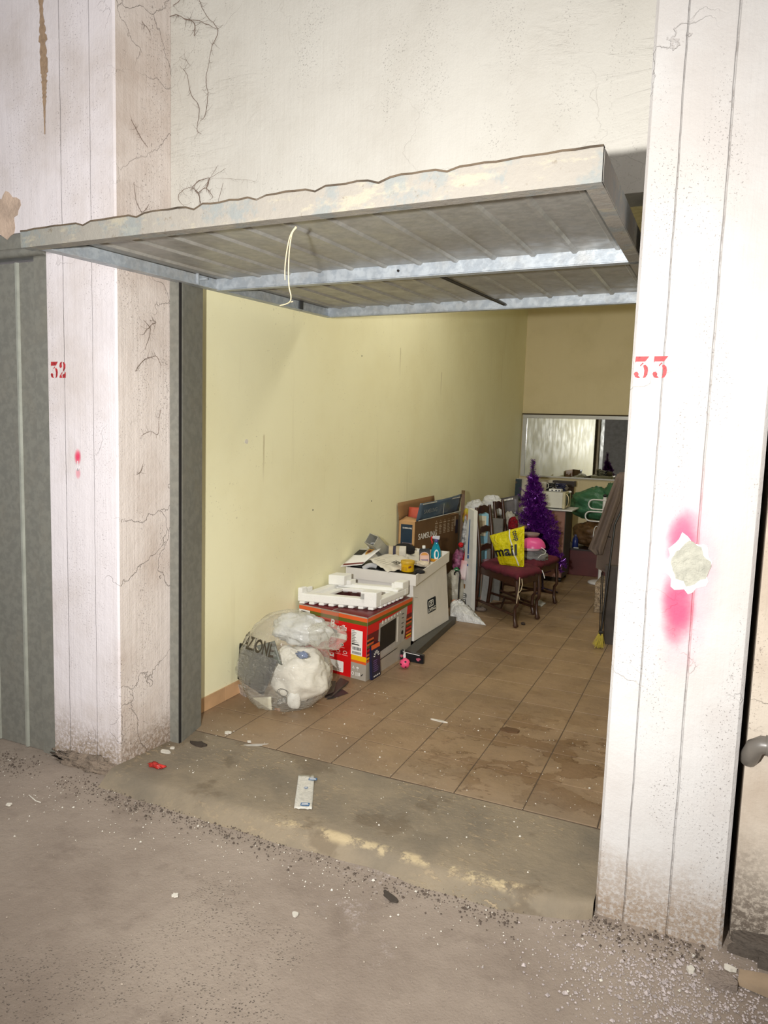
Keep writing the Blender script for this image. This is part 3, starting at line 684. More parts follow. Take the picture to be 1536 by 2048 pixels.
b = B(F); b.add([(.17, H-.1, .003), (.2, H-.1, .003), (.22, H-.07, .004), (.15, H-.055, .004)], [(0, 1, 2, 3)]); b.sheet([(.2, H-.08, .002), (.36, H-.08, .002), (.36, H+.001, .004), (.2, H+.001, .004)], 6, 3, .0006); b.obj('packing_tape', M_tape, root)

# ---- expanded polystyrene tray
root = thing('polystyrene_tray', 'white expanded polystyrene packing tray lying on the red oven carton', 'packaging', (-2.3, 4.7, .44))
M_eps = mat('white_polystyrene', (244, 243, 238), .75, var=.02, bump=.003, bs=160)
q0, q1, q2 = Z(592, 1204, .45), Z(752, 1219, .45), Z(817, 1190, .45); q0.x = -2.605
q3 = q0+q2-q1
eu = (q1-q0); ev = (q3-q0); 
def ep(u, v, z): p = q0+eu*u+ev*v; return (p.x, p.y, .441+z)
b = B()
def eb(u0, v0, u1, v1, z0, z1): b.hexa([ep(u0, v0, z0), ep(u1, v0, z0), ep(u1, v1, z0), ep(u0, v1, z0), ep(u0, v0, z1), ep(u1, v0, z1), ep(u1, v1, z1), ep(u0, v1, z1)])
eb(0, 0, 1, .12, .018, .076); eb(0, .88, 1, 1, .018, .07); eb(0, .12, .1, .88, .018, .065); eb(.9, .12, 1, .88, .018, .065)
for k in range(8): eb(.02+.125*k, .0, .02+.125*k+.07, .12, 0, .018); eb(.02+.125*k, .9, .02+.125*k+.07, 1, 0, .018)
for k in range(6): eb(.9, .14+.125*k, 1, .14+.125*k+.07, 0, .018); eb(0, .14+.125*k, .1, .14+.125*k+.07, 0, .018)
eb(.1, .12, .9, .2, .018, .04); eb(.1, .8, .9, .88, .018, .045); eb(.1, .2, .2, .8, .018, .04); eb(.8, .2, .9, .8, .018, .04)
# four corner towers
for (u0, v0, u1, v1, h) in ((0, 0, .06, .12, .115), (.8, 0, 1, .16, .125), (.88, .8, 1, 1, .125), (0, .78, .22, 1, .14)):
    eb(u0, v0, u1, v1, .065, h)
eb(.8, 0, .86, .1, .04, .118); eb(0, .12, .04, .3, .065, .1); eb(.22, .84, .28, 1, .065, .1); eb(.82, .86, .88, 1, .065, .105); eb(.93, .65, 1, .8, .065, .085)
b.obj('tray_body', M_eps, root, bevel=.006)

# ---- small dark blue leaflet box leaning on the carton's side
F3 = frame(N_+us*.04+us.cross(up_)*.03+up_*.002, us+Vector((.02, 0, 0)), up_+us.cross(up_)*-.07)
root = thing('leaflet_box', 'small dark blue card box with white sun rays, leaning on the oven carton', 'box', F3.translation)
b = B(F3); b.box(0, 0, -.018, .125, .235, 0); b.obj('card_body', mat('navy_card', (24, 28, 58), .35), root)
b = B(F3); b.rect(.0, .205, .125, .235, 0)
for k in range(7):
    a = pi*(.08+.14*k); c_, s_ = cos(a), sin(a); b.poly([(.07+.022*c_-.003*s_, .145+.022*s_+.003*c_), (.07+.045*c_-.004*s_, .145+.045*s_+.004*c_), (.07+.045*c_+.004*s_, .145+.045*s_-.004*c_), (.07+.022*c_+.003*s_, .145+.022*s_-.003*c_)], 1, .001)
for k in range(6): b.rect(.02, .12-.014*k, .02+RND.uniform(.05, .085), .125-.014*k, 2, .001)
for k in range(4): b.rect(.02+.025*k, .012, .035+.025*k, .022, 1, .001)
b.obj('front_print', [M_orange, M_wink, mat('violet_print', (120, 90, 150), .5)], root)

# ---- clear refuse sack with its contents
M_film = None
t = NT('clear_sack_film'); o_ = t.obj(); tr = t.n('BsdfTransparent'); tr.inputs[0].default_value = (.95, .95, .93, 1)
gl = t.n('BsdfPrincipled'); gl.inputs['Base Color'].default_value = lin((236, 232, 220)); gl.inputs['Roughness'].default_value = .12
wr = t.mt('ABSOLUTE', t.mt('SUBTRACT', t.noise(7, 3, .55, t.map(o_, (1, 1, 1.8)), 1.2), .5))
ns = t.bump(t.mt('ADD', wr, t.mt('MULTIPLY', t.mt('ABSOLUTE', t.mt('SUBTRACT', t.noise(16, 2, .5, t.map(o_, (.5, .5, 3)), .8), .5)), .4)), .022); t.l(ns, gl.inputs['Normal'])
lw = t.n('LayerWeight'); lw.inputs[0].default_value = .3
fc = t.mt('ADD', .11, t.mt('MULTIPLY', lw.outputs['Facing'], .42))
fc = t.mt('ADD', fc, t.mt('MULTIPLY', t.step(wr, .0, .03, 1, 0), .1))
mx = t.n('MixShader'); t.l(fc, mx.inputs[0]); t.l(tr.outputs[0], mx.inputs[1]); t.l(gl.outputs[0], mx.inputs[2]); t.l(mx.outputs[0], t.out.inputs[0]); M_film = t.m
BC = Vector((-2.3, 3.72, 0))
root = thing('refuse_sack', 'bulging clear plastic refuse sack of clothes and folders by the yellow wall', 'bag', BC)
def bagp(th, z):
    """sack surface: theta measured from -Y (towards the viewer)"""
    P = [(0, .20, .17), (.05, .245, .2), (.12, .285, .22), (.2, .30, .225), (.3, .285, .22), (.4, .255, .205), (.48, .2, .17), (.53, .13, .12), (.56, .05, .05), (.567, .003, .003)]
    for (z0, a0, c0), (z1, a1, c1) in zip(P, P[1:]):
        if z <= z1: break
    f = (z-z0)/(z1-z0); f = max(0, min(1, f)); a = a0+(a1-a0)*f; c = c0+(c1-c0)*f
    d = Vector((sin(th), -cos(th), 0)); q = Vector((d.x*2.2, d.y*2.2, z*5))
    k = 1+.10*noise.noise(q)+.05*(1-abs(noise.noise(q*2.3))*3)
    cx = BC.x-.01+.02*(z/.5); cy = BC.y-.02+.08*z
    p = Vector((cx+d.x*a*k, cy+d.y*c*k, z))
    if d.x < 0 and abs(z-.18) < .06: p.x -= .05*(1-abs(z-.18)/.06)*max(0, -d.x)**6
    p.x = max(p.x, -2.612); return p
def shell(b, scale=1., nu=64, nv=40, zmax=.567, m=0):
    vs = []; fs = []
    for i in range(nv+1):
        z = zmax*(1-(1-i/nv)**1.3) if i else 0
        for j in range(nu):
            p = bagp(2*pi*j/nu, min(z, .567)); c = Vector((BC.x, BC.y, p.z)); p = c+(p-c)*scale
            vs.append((p.x, p.y, p.z*(1 if scale == 1 else scale)+(.002 if scale == 1 else .01)))
    for i in range(nv):
        for j in range(nu): fs.append((i*nu+j, i*nu+(j+1) % nu, (i+1)*nu+(j+1) % nu, (i+1)*nu+j))
    fs.append(tuple(range(nu-1, -1, -1))); b.add(vs, fs, m, True)
b = B(); shell(b); b.obj('sack_film', M_film, root)
# loose neck of the sack flopping to the right in front of the carton
b = B(); b.ell((-2.03, 3.74, .44), (.125, .075, .08), 48, 32, .12, 1.6, 4, ridge=.04); b.obj('sack_neck', M_film, root)
# lettering printed on the film
b = B()
def onbag(st, th0, z0, size, sx, dz=.0):
    vs, fs = text_geo(st, size, .02)
    o = []
    for v in vs:
        th = th0+v.x*sx/.26; z = z0+v.y+dz*v.x
        p = bagp(th, max(0, min(z, .56))); d = (p-Vector((BC.x, BC.y, p.z))).normalized(); o.append(p+d*.004)
    b.add(o, fs)
onbag('STAZIONE', -1.12, .35, .11, .64, -.02)
b.obj('film_lettering', mat('olive_black_ink', (66, 58, 44), .5), root)
def at_bag(px, py, depth=.02):
    """point just inside the front of the sack film, on the line of sight"""
    for k in range(60):
        y = 3.4+k*.01; p = Y(px, py, y); th = math.atan2(p.x-BC.x, -(p.y-BC.y)); s_ = bagp(th, max(0, min(.56, p.z)))
        if (Vector((p.x, p.y))-Vector((BC.x, BC.y))).length < (Vector((s_.x, s_.y))-Vector((BC.x, BC.y))).length: return Y(px, py, y+depth)
    return Y(px, py, 3.7)
def inner(name, label, cat, m, corners, th=.006, amp=0., nu=8, nv=8, depth=.03, fn=None, group=None, seed=0):
    P = [at_bag(x, y, depth) for x, y in corners]
    b = B(); b.sheet(P, nu, nv, th, 0, amp, seed=seed, fn=fn); return tag(b.obj(name, m), label, cat, group)
M_cloth = mat('crumpled_white_cloth', (236, 230, 218), .85, var=.06, vs=14, bump=.004, bs=16)
b = B(); b.ell((-2.22, 3.74, .18), (.2, .155, .165), 56, 40, .1, 1.8, 6, ridge=.07, flat=.006); tag(b.obj('white_garment', M_cloth), 'crumpled white garment filling the clear refuse sack', 'clothing')
b = B(); b.ell((-2.24, 3.8, .44), (.185, .14, .095), 44, 30, .12, 2.5, 9, ridge=.12); tag(b.obj('white_carrier_bag', mat('milky_film', (232, 232, 230), .3, alpha=.85, bump=.01, bs=14)), 'milky white carrier bag in the top of the refuse sack', 'bag')
inner('black_folder', 'black leather folder showing through the refuse sack', 'folder', mat('black_leather', (12, 12, 14), .5, var=.1, bump=.002), [(466, 1352), (524, 1390), (552, 1322), (473, 1284)], .012, .004, depth=.022)
inner('green_folder', 'dark green folder with metal edge behind the black folder in the sack', 'folder', mat('dark_green_cover', (62, 74, 58), .45), [(520, 1305), (562, 1330), (548, 1282), (512, 1292)], .008, depth=.035)
inner('cream_card_box', 'cream cardboard pressed flat at the bottom of the refuse sack', 'card', mat('cream_card', (240, 234, 210), .7, var=.05), [(494, 1428), (543, 1434), (540, 1394), (494, 1396)], .008, .002, depth=.012)
b = B(); p = at_bag(582, 1410, .04); b.ell((p.x, p.y+.03, p.z+.02), (.045, .03, .065), 28, 20, .06, 2, 3, flat=.01); tag(b.obj('white_slipper', mat('white_towelling', (238, 236, 230), .8, bump=.004, bs=60)), 'white slipper sole down in the refuse sack, right side', 'slipper')
b = B(); p = at_bag(565, 1385, .02); b.tube([p+Vector((.035*cos(t*.5), 0, .022*sin(t*.5))) for t in range(16)], .002, 6); tag(b.obj('thin_cable', M_black), 'thin dark looped cable inside the refuse sack', 'cable')
b = B(); p = at_bag(605, 1310, .05); b.ell(p, (.04, .02, .018), 24, 16, .3, 3, 5, ridge=.25); tag(b.obj('blue_cloth', mat('blue_cloth', (96, 116, 156), .8)), 'small blue cloth at the right edge of the refuse sack', 'cloth')
inner('brown_paper_scrap', 'crumpled brown scrap at the foot of the refuse sack', 'paper', mat('kraft_scrap', (178, 130, 96), .8), [(546, 1432), (560, 1436), (560, 1418), (550, 1416)], .004, .01, depth=.012)
inner('printed_label', 'torn black and white printed label low in the refuse sack', 'label', mat('patchy_black_print', (30, 30, 32), .5, col2=(220, 216, 208), vs=60), [(552, 1412), (572, 1404), (572, 1394), (556, 1400)], .002, .004, depth=.012)
inner('white_carton', 'grey and white crushed carton at the left edge of the sack', 'carton', mat('crushed_white_card', (206, 200, 192), .7, col2=(120, 108, 100), vs=20), [(478, 1404), (494, 1410), (488, 1372), (472, 1368)], .01, .006, depth=.03)

# ---- dark boards between sack and carton
M_brd = mat('dark_brown_leatherette', (66, 54, 48), .5, var=.1)
b = B(); b.hexa([Z(636, 1362, .02), Z(648, 1392, .004), Z(668, 1384, .02), Z(672, 1362, .05)]+[Z(636, 1362, .028), Z(648, 1392, .012), Z(668, 1384, .028), Z(672, 1362, .058)]); tag(b.obj('dark_board', M_brd), 'dark brown board on the floor beside the refuse sack', 'board')
b = B(); b.hexa([Z(650, 1396, .002), Z(660, 1397, .002), Z(697, 1366, .01), Z(680, 1358, .01)]+[Z(651, 1391, .008), Z(661, 1392, .008), Z(697, 1362, .02), Z(681, 1355, .02)]); tag(b.obj('dark_board', M_brd), 'narrow dark strip lying diagonally against the oven carton', 'board')
b = B(); b.hexa([Z(652, 1399, .0), Z(666, 1397, .0), Z(697, 1386, .0), Z(684, 1378, .0)]+[Z(652, 1399, .004), Z(666, 1397, .004), Z(697, 1386, .004), Z(684, 1378, .004)]); tag(b.obj('black_card', mat('slate_black', (40, 42, 46), .4)), 'flat black card lying lowest in front of the dark boards', 'card')

# ---- big white storage box with turned-up lid
M_lam = mat('white_laminate', (230, 226, 220), .42, var=.03)
root = thing('storage_box', 'large white storage box with open tray lid full of clutter', 'box', (-2.33, 5.7, 0))
b = B(); zt0, zt1 = .49, .55
b.hexa([(-2.54, 5.11, .062), (-1.998, 5.107, .062), (-1.98, 5.875, .062), (-2.54, 5.875, .062), (-2.575, 5.145, .525), (-2.04, 5.14, .525), (-2.02, 5.85, .6), (-2.575, 5.85, .6)])
b.obj('box_body', M_lam, root, bevel=.004)
def lz(y): return .50+(y-5.11)*.1
b = B(); tk = .006; x0, x1, y0, y1, hh = -2.61, -2.003, 5.11, 5.88, .086
def lw_(xa, ya, xb, yb, h0, h1): b.hexa([(xa, ya, lz(ya)+h0), (xb, ya, lz(ya)+h0), (xb, yb, lz(yb)+h0), (xa, yb, lz(yb)+h0), (xa, ya, lz(ya)+h1), (xb, ya, lz(ya)+h1), (xb, yb, lz(yb)+h1), (xa, yb, lz(yb)+h1)])
lw_(x0, y0, x1, y0+tk, 0, hh); lw_(x0, y1-tk, x1, y1, 0, hh); lw_(x0, y0+tk, x0+tk, y1-tk, 0, hh); lw_(x1-tk, y0+tk, x1, y1-tk, 0, hh); lw_(x0+tk, y0+tk, x1-tk, y1-tk, .03, .036)
b.obj('tray_lid', M_lam, root)
F4 = frame(Vector((-1.9975, 5.107, .062)), (.018, .768, 0), (-.041, 0, .5)); b = B(F4)
def rr(b, x0, y0, x1, y1, r, m, z): b.poly([(x+r*cos(a), y+r*sin(a)) for x, y, a0 in ((x1-r, y0+r, -pi/2), (x1-r, y1-r, 0), (x0+r, y1-r, pi/2), (x0+r, y0+r, pi)) for a in (a0, a0+pi/4, a0+pi/2)], m, z)
b = B(F4 @ Matrix.Translation((0, -.03, 0)))
rr(b, .29, .185, .475, .30, .014, 0, .003); rr(b, .315, .235, .42, .285, .01, 1, .0034); rr(b, .325, .243, .41, .277, .008, 0, .0038)
b.rect(.35, .262, .4, .271, 1, .0042); b.rect(.345, .25, .385, .256, 1, .0042)
b.text('LIVING', .3, .195, .042, 1, .0035, .02, 1.25)
b.obj('badge', [mat('dark_teal_badge', (22, 38, 46), .35), M_wink], root)
b = B(F4); 
for k in range(5): b.rect(.04+.012*k, .34-.003*k, .048+.012*k, .343-.003*k, 0, .003)
b.obj('scribble', mat('grey_pencil', (110, 106, 102), .8), root)

root0 = B(); root0.box(-2.56, 5.2, 0, -2.09, 5.85, .06); tag(root0.obj('base_plank', mat('dark_base_board', (58, 48, 42), .8)), 'dark plank hidden under the white storage box', 'plank')
root0 = B(); root0.box(-2.585, 5.14, .542, -2.03, 5.5, .587); tag(root0.obj('flat_case', M_black), 'flat black case filling the front of the storage box tray', 'case')
_Z, _Y = Z, Y
def Z(px, py, v=0.): return CAM+(_Z(px, py, v)-CAM)*.963
def Y(px, py, v): return CAM+(_Y(px, py, v)-CAM)*.963
def lidz(p): return lz(p.y)+.037
# tray contents
M_news = mat('newsprint', (226, 220, 206), .85, var=.06, vs=16)
root = thing('newspaper', 'folded newspaper with big black headline spread over the storage box', 'newspaper', (-2.35, 5.6, .52))
def onl(px, py, h): 
    p = Z(px, py, .56+h); return p
b = B(); P = [Z(776, 1144, .56), Z(826, 1131, .575), Z(808, 1098, .63), Z(738, 1118, .62)]
b.sheet(P, 14, 14, .003, 0, .006, fn=lambda u, v: Vector((0, 0, .018*sin(pi*u)*sin(pi*v)))); b.obj('front_sheet', M_news, root)
P2 = [Z(800, 1140, .56), Z(850, 1128, .56), Z(838, 1098, .6), Z(780, 1100, .63)]
b = B(); b.sheet(P2, 14, 14, .003, 0, .008, seed=5, fn=lambda u, v: Vector((0, 0, .014*sin(pi*u)))); b.obj('back_sheet', M_news, root)
uu = P[1]-P[0]; vv = P[3]-P[0]; Fn = frame(P[0]+Vector((0, 0, .022)), uu, vv); b = B(Fn)
Lw, Lh = uu.length, vv.length
b.text('IBI', Lw*.42, .025, .08, 0, .006, .03, .9, rot=.1)
for k in range(5): b.rect(Lw*.12, .06+.03*k, Lw*(.35+.08*(k % 2)), .064+.03*k, 1, .006)
b.obj('print', [M_ink, mat('grey_text', (150, 144, 134), .8)], root)
root = thing('advert_card', 'large white card with gold emblem and maroon stripe on the storage box', 'card', (-2.5, 5.5, .56))
P = [X(681, 1133, -2.6), _Y(724, 1129, 5.12), _Y(762, 1097, 5.36), X(722, 1097, -2.6)]
b = B(); b.sheet(P, 8, 8, .003, 0, .001); b.obj('card_sheet', M_wink, root)
uu = P[1]-P[0]; vv = P[3]-P[0]
def cp(u, v, d=.0025): p = P[0]*(1-u)*(1-v)+P[1]*u*(1-v)+P[2]*u*v+P[3]*(1-u)*v; return p+uu.cross(vv).normalized()*d
b = B()
b.add([cp(.04, .04), cp(1, .03), cp(1, .13), cp(.04, .14)], [(0, 1, 2, 3)], 0); b.add([cp(.0, .62), cp(.42, .6), cp(.42, .9), cp(.0, .92)], [(0, 1, 2, 3)], 1)
b.add([cp(.45+.3*a, .65+.3*c) for a, c in ((0, .9), (.3, 1), (.6, .9), (1, 1), (.95, .4), (.5, -.2), (.1, .3))], [tuple(range(7))], 2)
b.add([cp(.52+.16*a, .68+.2*c, .003) for a, c in ((0, .9), (.5, 1), (1, .9), (.9, .4), (.5, .1), (.1, .4))], [tuple(range(6))], 0)
b.obj('print', [mat('maroon_print', (120, 44, 38), .5), M_ink, mat('gold_print', (212, 156, 60), .4)], root)
b = B(); P = [Vector((-2.6, 5.12, .615)), _Y(766, 1143, 5.14)+up_*.01, _Y(768, 1130, 5.3), Vector((-2.6, 5.3, .63))]; b.sheet(P, 4, 4, .02); tag(b.obj('black_binder', M_black), 'black binder lying flat under the white card', 'binder')
b = B(); P0 = _Y(727, 1137, 5.13); P1 = _Y(754, 1133, 5.16); b.tube([P0.lerp(P1, k/8)+Vector((0, 0, .018*sin(pi*k/8))) for k in range(9)], .02, 10); tag(b.obj('rolled_stocking', mat('grey_white_knit', (190, 190, 194), .8, bump=.004)), 'grey rolled sock between binder and newspaper', 'cloth')
b = B(); b.tube([_Y(737, 1098, 5.36)]+[_Y(746+10*cos(t), 1094-8*sin(t), 5.38) for t in [pi-k*.4 for k in range(9)]], .0045, 8); tag(b.obj('white_cord_loop', M_white), 'white cord loop rising behind the white card', 'cord')
# square metal duct offcut
root = thing('metal_duct', 'short square grey metal duct offcut tipped up on the storage box', 'duct', (-2.5, 5.75, .6))
A0, A1 = Z(772, 1103, .60), Z(738, 1071, .68); A0 = _Y(776, 1114, 5.62); A1 = _Y(743, 1079, 5.3)
ax = (A1-A0).normalized(); s1 = ax.cross(Vector((.2, 1, .1))).normalized(); s2 = ax.cross(s1).normalized()
b = B(); h_, t_ = .046, .004
def dq(a, c, e, f):
    b.hexa([A0+s1*a+s2*c, A0+s1*e+s2*c, A0+s1*e+s2*f, A0+s1*a+s2*f, A1+s1*a+s2*c, A1+s1*e+s2*c, A1+s1*e+s2*f, A1+s1*a+s2*f])
dq(-h_, -h_, -h_+t_, h_); dq(h_-t_, -h_, h_, h_); dq(-h_, -h_, h_, -h_+t_); dq(-h_, h_-t_, h_, h_)
b.obj('duct_body', mat('pale_grey_enamel', (184, 182, 170), .45), root)
# striped rolled magazine
root = thing('rolled_magazine', 'beige and navy striped rolled cloth behind the newspaper', 'cloth', (-2.35, 5.8, .58))
A0, A1 = Y(778, 1103, 5.7), Y(812, 1104, 5.75); mm = [mat('navy_stripe', (58, 54, 72), .8), mat('beige_stripe', (196, 180, 148), .8), mat('offwhite_stripe', (222, 216, 204), .8)]
for k, (f0, f1, c_) in enumerate(((0, .25, 1), (.25, .42, 0), (.42, .62, 1), (.62, 1, 2))):
    b = B(); b.tube([A0.lerp(A1, f0), A0.lerp(A1, f1)], .05, 20); b.obj('stripe_band', mm[c_], root)
b = B(); P = Y(810, 1098, 5.86); b.ell(P, (.09, .06, .05), 28, 18, .1, 2.5, 8); tag(b.obj('black_garment', mat('black_cloth', (22, 20, 20), .9)), 'black cloth heap behind the striped roll', 'cloth')
# yellow jar
p = _Y(815, 1142, 5.2); p.z = .59
root = thing('yellow_jar', 'yellow plastic tub with brown lid label near the box corner', 'jar', p)
M_jar = mat('yellow_plastic', (236, 186, 20), .35, var=.04)
b = B(); b.lathe([(0, 0), (.048, 0), (.051, .006), (.051, .058), (.054, .06)], p, 28); b.obj('tub', M_jar, root)
b = B(); b.lathe([(.054, .06), (.056, .062), (.056, .08), (.053, .086), (.046, .087), (.044, .083), (0, .083)], p, 28); b.obj('lid', mat('dull_yellow_lid', (206, 166, 44), .45), root)
b = B(Matrix.Translation(p)); b.add([(.0525*sin(a), -.0525*cos(a), z) for a, z in ((.5, .03), (.95, .035), (.95, .052), (.5, .046))], [(0, 1, 2, 3)], 0)
for k in range(5): a = -.6+.2*k; b.add([(.0525*sin(a), -.0525*cos(a), .012), (.0525*sin(a+.1), -.0525*cos(a+.1), .012), (.0525*sin(a+.1), -.0525*cos(a+.1), .04), (.0525*sin(a), -.0525*cos(a), .04)], [(0, 1, 2, 3)], 1)
b.obj('label_print', [mat('brown_print', (120, 60, 26), .5), mat('amber_print', (190, 140, 10), .5)], root)
# black bottle with picture label
p = Y(850, 1130, 5.72); p.z = lidz(p)
root = thing('varnish_can', 'black square can with pink pictured label and white cap', 'can', p, .25)
Fb = Matrix.Translation(p) @ Matrix.Rotation(.3, 4, 'Z') @ Matrix.Rotation(-.06, 4, 'Y')
hc = .155
b = B(Fb); b.box(-.043, -.022, 0, .043, .022, hc-.01); b.hexa([(-.043, -.022, hc-.01), (.043, -.022, hc-.01), (.043, .022, hc-.01), (-.043, .022, hc-.01), (-.038, -.018, hc), (.038, -.018, hc), (.038, .018, hc), (-.038, .018, hc)]); b.obj('can_body', M_black, root, bevel=.003)
b = B(Fb); b.lathe([(0, hc), (.013, hc), (.014, hc+.002), (.014, hc+.022), (.011, hc+.025), (0, hc+.025)], (-.005, 0, 0), 16); b.obj('cap', M_white, root)
b = B(Fb @ Matrix(((1, 0, 0, 0), (0, 0, -1, -.0225), (0, 1, 0, 0), (0, 0, 0, 1)))); b.poly([(-.038, .0), (.038, .0), (.038, .1)]+[(.038*cos(t*pi/8), .1+.03*sin(t*pi/8)) for t in range(9)]+[(-.038, .1)], 0, .0004)
b.poly([(.03*cos(t*pi/8), .102+.022*sin(t*pi/8)) for t in range(9)], 1, .0008); b.rect(-.03, .05, .03, .07, 2, .0008)
for x_, z_ in ((0, .01), (.02, .01), (0, .03), (.02, .03)): b.rect(x_-.006, z_, x_+.01, z_+.014, 3, .0008)
b.obj('label_print', [mat('pink_print', (226, 186, 172), .5), mat('orange_gold_print', (220, 150, 60), .5), mat('lilac_print', (150, 130, 150), .5), M_ink], root)
# glass cleaner spray bottle
p = Y(871, 1122, 5.93); p.z = lidz(p)
root = thing('spray_bottle', 'turquoise trigger spray bottle standing at the back of the storage box', 'bottle', p)
t = NT('turquoise_cleaner'); t.p.inputs['Transmission Weight'].default_value = .35; t.p.inputs['IOR'].default_value = 1.35; M_cyan = t.fin(lin((16, 160, 190)), .1)
b = B(); b.lathe([(0, 0), (.040, 0), (.044, .006), (.045, .05), (.043, .085), (.035, .115), (.024, .14), (.017, .155), (.0165, .17)], p, 28, sy=.62); b.obj('bottle_body', M_cyan, root)
b = B(); b.lathe([(.0175, .165), (.0185, .166), (.0185, .188), (.015, .19), (0, .19)], p, 20); b.obj('collar', mat('violet_blue_plastic', (66, 62, 130), .35), root)
b = B(); q = p+Vector((0, 0, .19)); b.hexa([q+Vector(v) for v in ((-.035, -.012, .004), (.028, -.012, -.002), (.028, .012, -.002), (-.035, .012, .004), (-.033, -.009, .024), (.03, -.009, .03), (.03, .009, .03), (-.033, .009, .024))]); b.obj('spray_head', mat('translucent_white_plastic', (196, 198, 214), .3), root, bevel=.004)
b = B(); b.tube([q+Vector(v) for v in ((-.03, 0, .016), (-.042, 0, .012), (-.044, 0, -.01), (-.036, 0, -.025), (-.038, 0, -.042))], [.01, .008, .006, .006, .005], 8); b.obj('trigger', mat('red_plastic', (222, 34, 38), .35), root)
b = B(Matrix.Translation(p)); cc = []
for k in range(16):
    a_ = 2*pi*k/16; x_ = .014+.02*cos(a_); z_ = .06+.045*sin(a_); r_ = .0455*(1 if z_ < .085 else .97-(z_-.085)*6)
    yy = -math.sqrt(max(0, r_*r_-x_*x_))*.62-.0012; cc.append((x_, yy, z_))
b.add(cc, [tuple(range(16))]); b.obj('label', M_wink, root)
b = B(); b.lathe([(.0455, .0), (.047, .002), (.0468, .024), (.0455, .025)], p, 28, sy=.63); b.obj('amber_band', mat('amber_label', (220, 150, 30), .4), root)
p = Z(838, 1144, .56); b = B(); b.ell((p.x, p.y+.02, .60), (.04, .03, .016), 24, 14, .12, 3, 2); tag(b.obj('black_glove', mat('black_foam', (20, 20, 22), .8)), 'small black glove on the rim beside the yellow tub', 'glove')
p = Z(842, 1130, .57); b = B(); b.ell((p.x, p.y+.04, .615), (.06, .05, .025), 32, 20, .15, 3, 12, ridge=.1); tag(b.obj('cream_cloth', mat('cream_rag', (222, 208, 184), .9)), 'crumpled cream rag at the near right corner of the storage box', 'cloth')

Z, Y = _Z, _Y
# ---- dark metal beam along the foot of the storage box
root = thing('steel_profile', 'long dark grey steel profile on the floor along the storage box', 'profile', (-1.93, 5.4, 0))
a, c = Vector((-1.93, 4.86, 0)), Vector((-2.01, 6.02, 0)); d = (c-a).normalized(); s_ = Vector((d.y, -d.x, 0))
b = B(); b.hexa([a-s_*.045, a+s_*.045, c+s_*.045, c-s_*.045, a-s_*.045+up_*.06, a+s_*.045+up_*.06, c+s_*.045+up_*.06, c-s_*.045+up_*.06]); b.obj('profile_body', mat('graphite_grey', (78, 76, 70), .55, var=.1), root, bevel=.003)
e0 = Vector((-1.99, 4.82, 0)); e1 = Vector((-1.80, 4.80, 0))
b = B(); b.hexa([e0, e1, e1+Vector((0, .025, 0)), e0+Vector((0, .035, 0)), e0+up_*.07, e1+up_*.066, e1+Vector((0, .025, .066)), e0+Vector((0, .035, .07))]); b.obj('end_box', mat('glossy_black_card', (28, 30, 34), .25), root)
b = B(frame(e0+Vector((0, -.001, 0)), e1-e0, up_)); b.poly(ragged(.035, .035, .012, .034, 14, .4, 3), 0); b.poly([(.02, .062), (.16, .058), (.16, .063), (.02, .066)], 0); b.poly(ragged(.15, .03, .018, .012, 10, .3, 4), 1); b.poly(ragged(.012, .03, .012, .012, 10, .3, 6), 1)
b.obj('torn_label', [M_wink, mat('pink_label', (190, 90, 110), .5)], root)
# ---- pink foam ball
p = Vector((-1.885, 4.655, .037)); root = thing('toy_ball', 'small pink toy football with black spots on the tiles', 'ball', p-Vector((0, 0, .037)))
b = B(); b.lathe([(.037*sin(pi*k/16), -.037*cos(pi*k/16)) for k in range(17)], p, 28); b.obj('ball_body', mat('hot_pink_rubber', (244, 84, 128), .5, var=.03), root)
g_ = (1+5**.5)/2; R0 = Matrix.Rotation(.35, 3, 'X') @ Matrix.Rotation(.5, 3, 'Y')
for v in [Vector(v) for v in ((0, 1, g_), (0, -1, g_), (0, 1, -g_), (0, -1, -g_), (1, g_, 0), (-1, g_, 0), (1, -g_, 0), (-1, -g_, 0), (g_, 0, 1), (-g_, 0, 1), (g_, 0, -1), (-g_, 0, -1))]:
    v = (R0 @ v).normalized(); a_ = v.orthogonal().normalized(); c_ = v.cross(a_); b = B()
    ring = [p+(v*.9555+(a_*cos(k*2*pi/5)+c_*sin(k*2*pi/5))*.23).normalized()*.0374 for k in range(5)]
    b.add([p+v*.0376]+ring, [(0, 1+k, 1+(k+1) % 5) for k in range(5)]); b.obj('spot', M_ink, root)

# ---- television carton standing open behind the storage box
root = thing('television_carton', 'tall open brown television carton with clear taped flaps against the wall', 'box', (-2.45, 6.6, 0))
a0, a1, a2, a3 = Vector((-2.598, 6.14, 0)), Vector((-2.432, 6.13, 0)), Vector((-2.335, 7.10, 0)), Vector((-2.52, 7.12, 0)); HT = .862; tk = .006
def pane(b, p, q, h0, h1, h2=None, t=.006, m=0, lean=0):
    p, q = Vector(p), Vector(q); d = (q-p).normalized(); s_ = Vector((d.y, -d.x, 0))*t; h2 = h1 if h2 is None else h2; ln = Vector((d.y, -d.x, 0))*lean
    b.hexa([p+up_*h0, q+up_*h0, q+up_*h0-s_, p+up_*h0-s_, p+up_*h1+ln, q+up_*h2+ln, q+up_*h2-s_+ln, p+up_*h1-s_+ln], m)
for p_, q_, m_ in ((a0, a1, M_tan), (a1, a2, M_carddk), (a2, a3, M_card), (a3, a0, M_card)):
    b = B(); pane(b, p_, q_, 0, HT); b.obj('side_wall', m_, root)
F5 = frame(a0+Vector((0, -.001, 0)), a1-a0, up_); b = B(F5); w_ = (a1-a0).length; b.rect(.025, .3, w_-.024, HT-.03, 0)
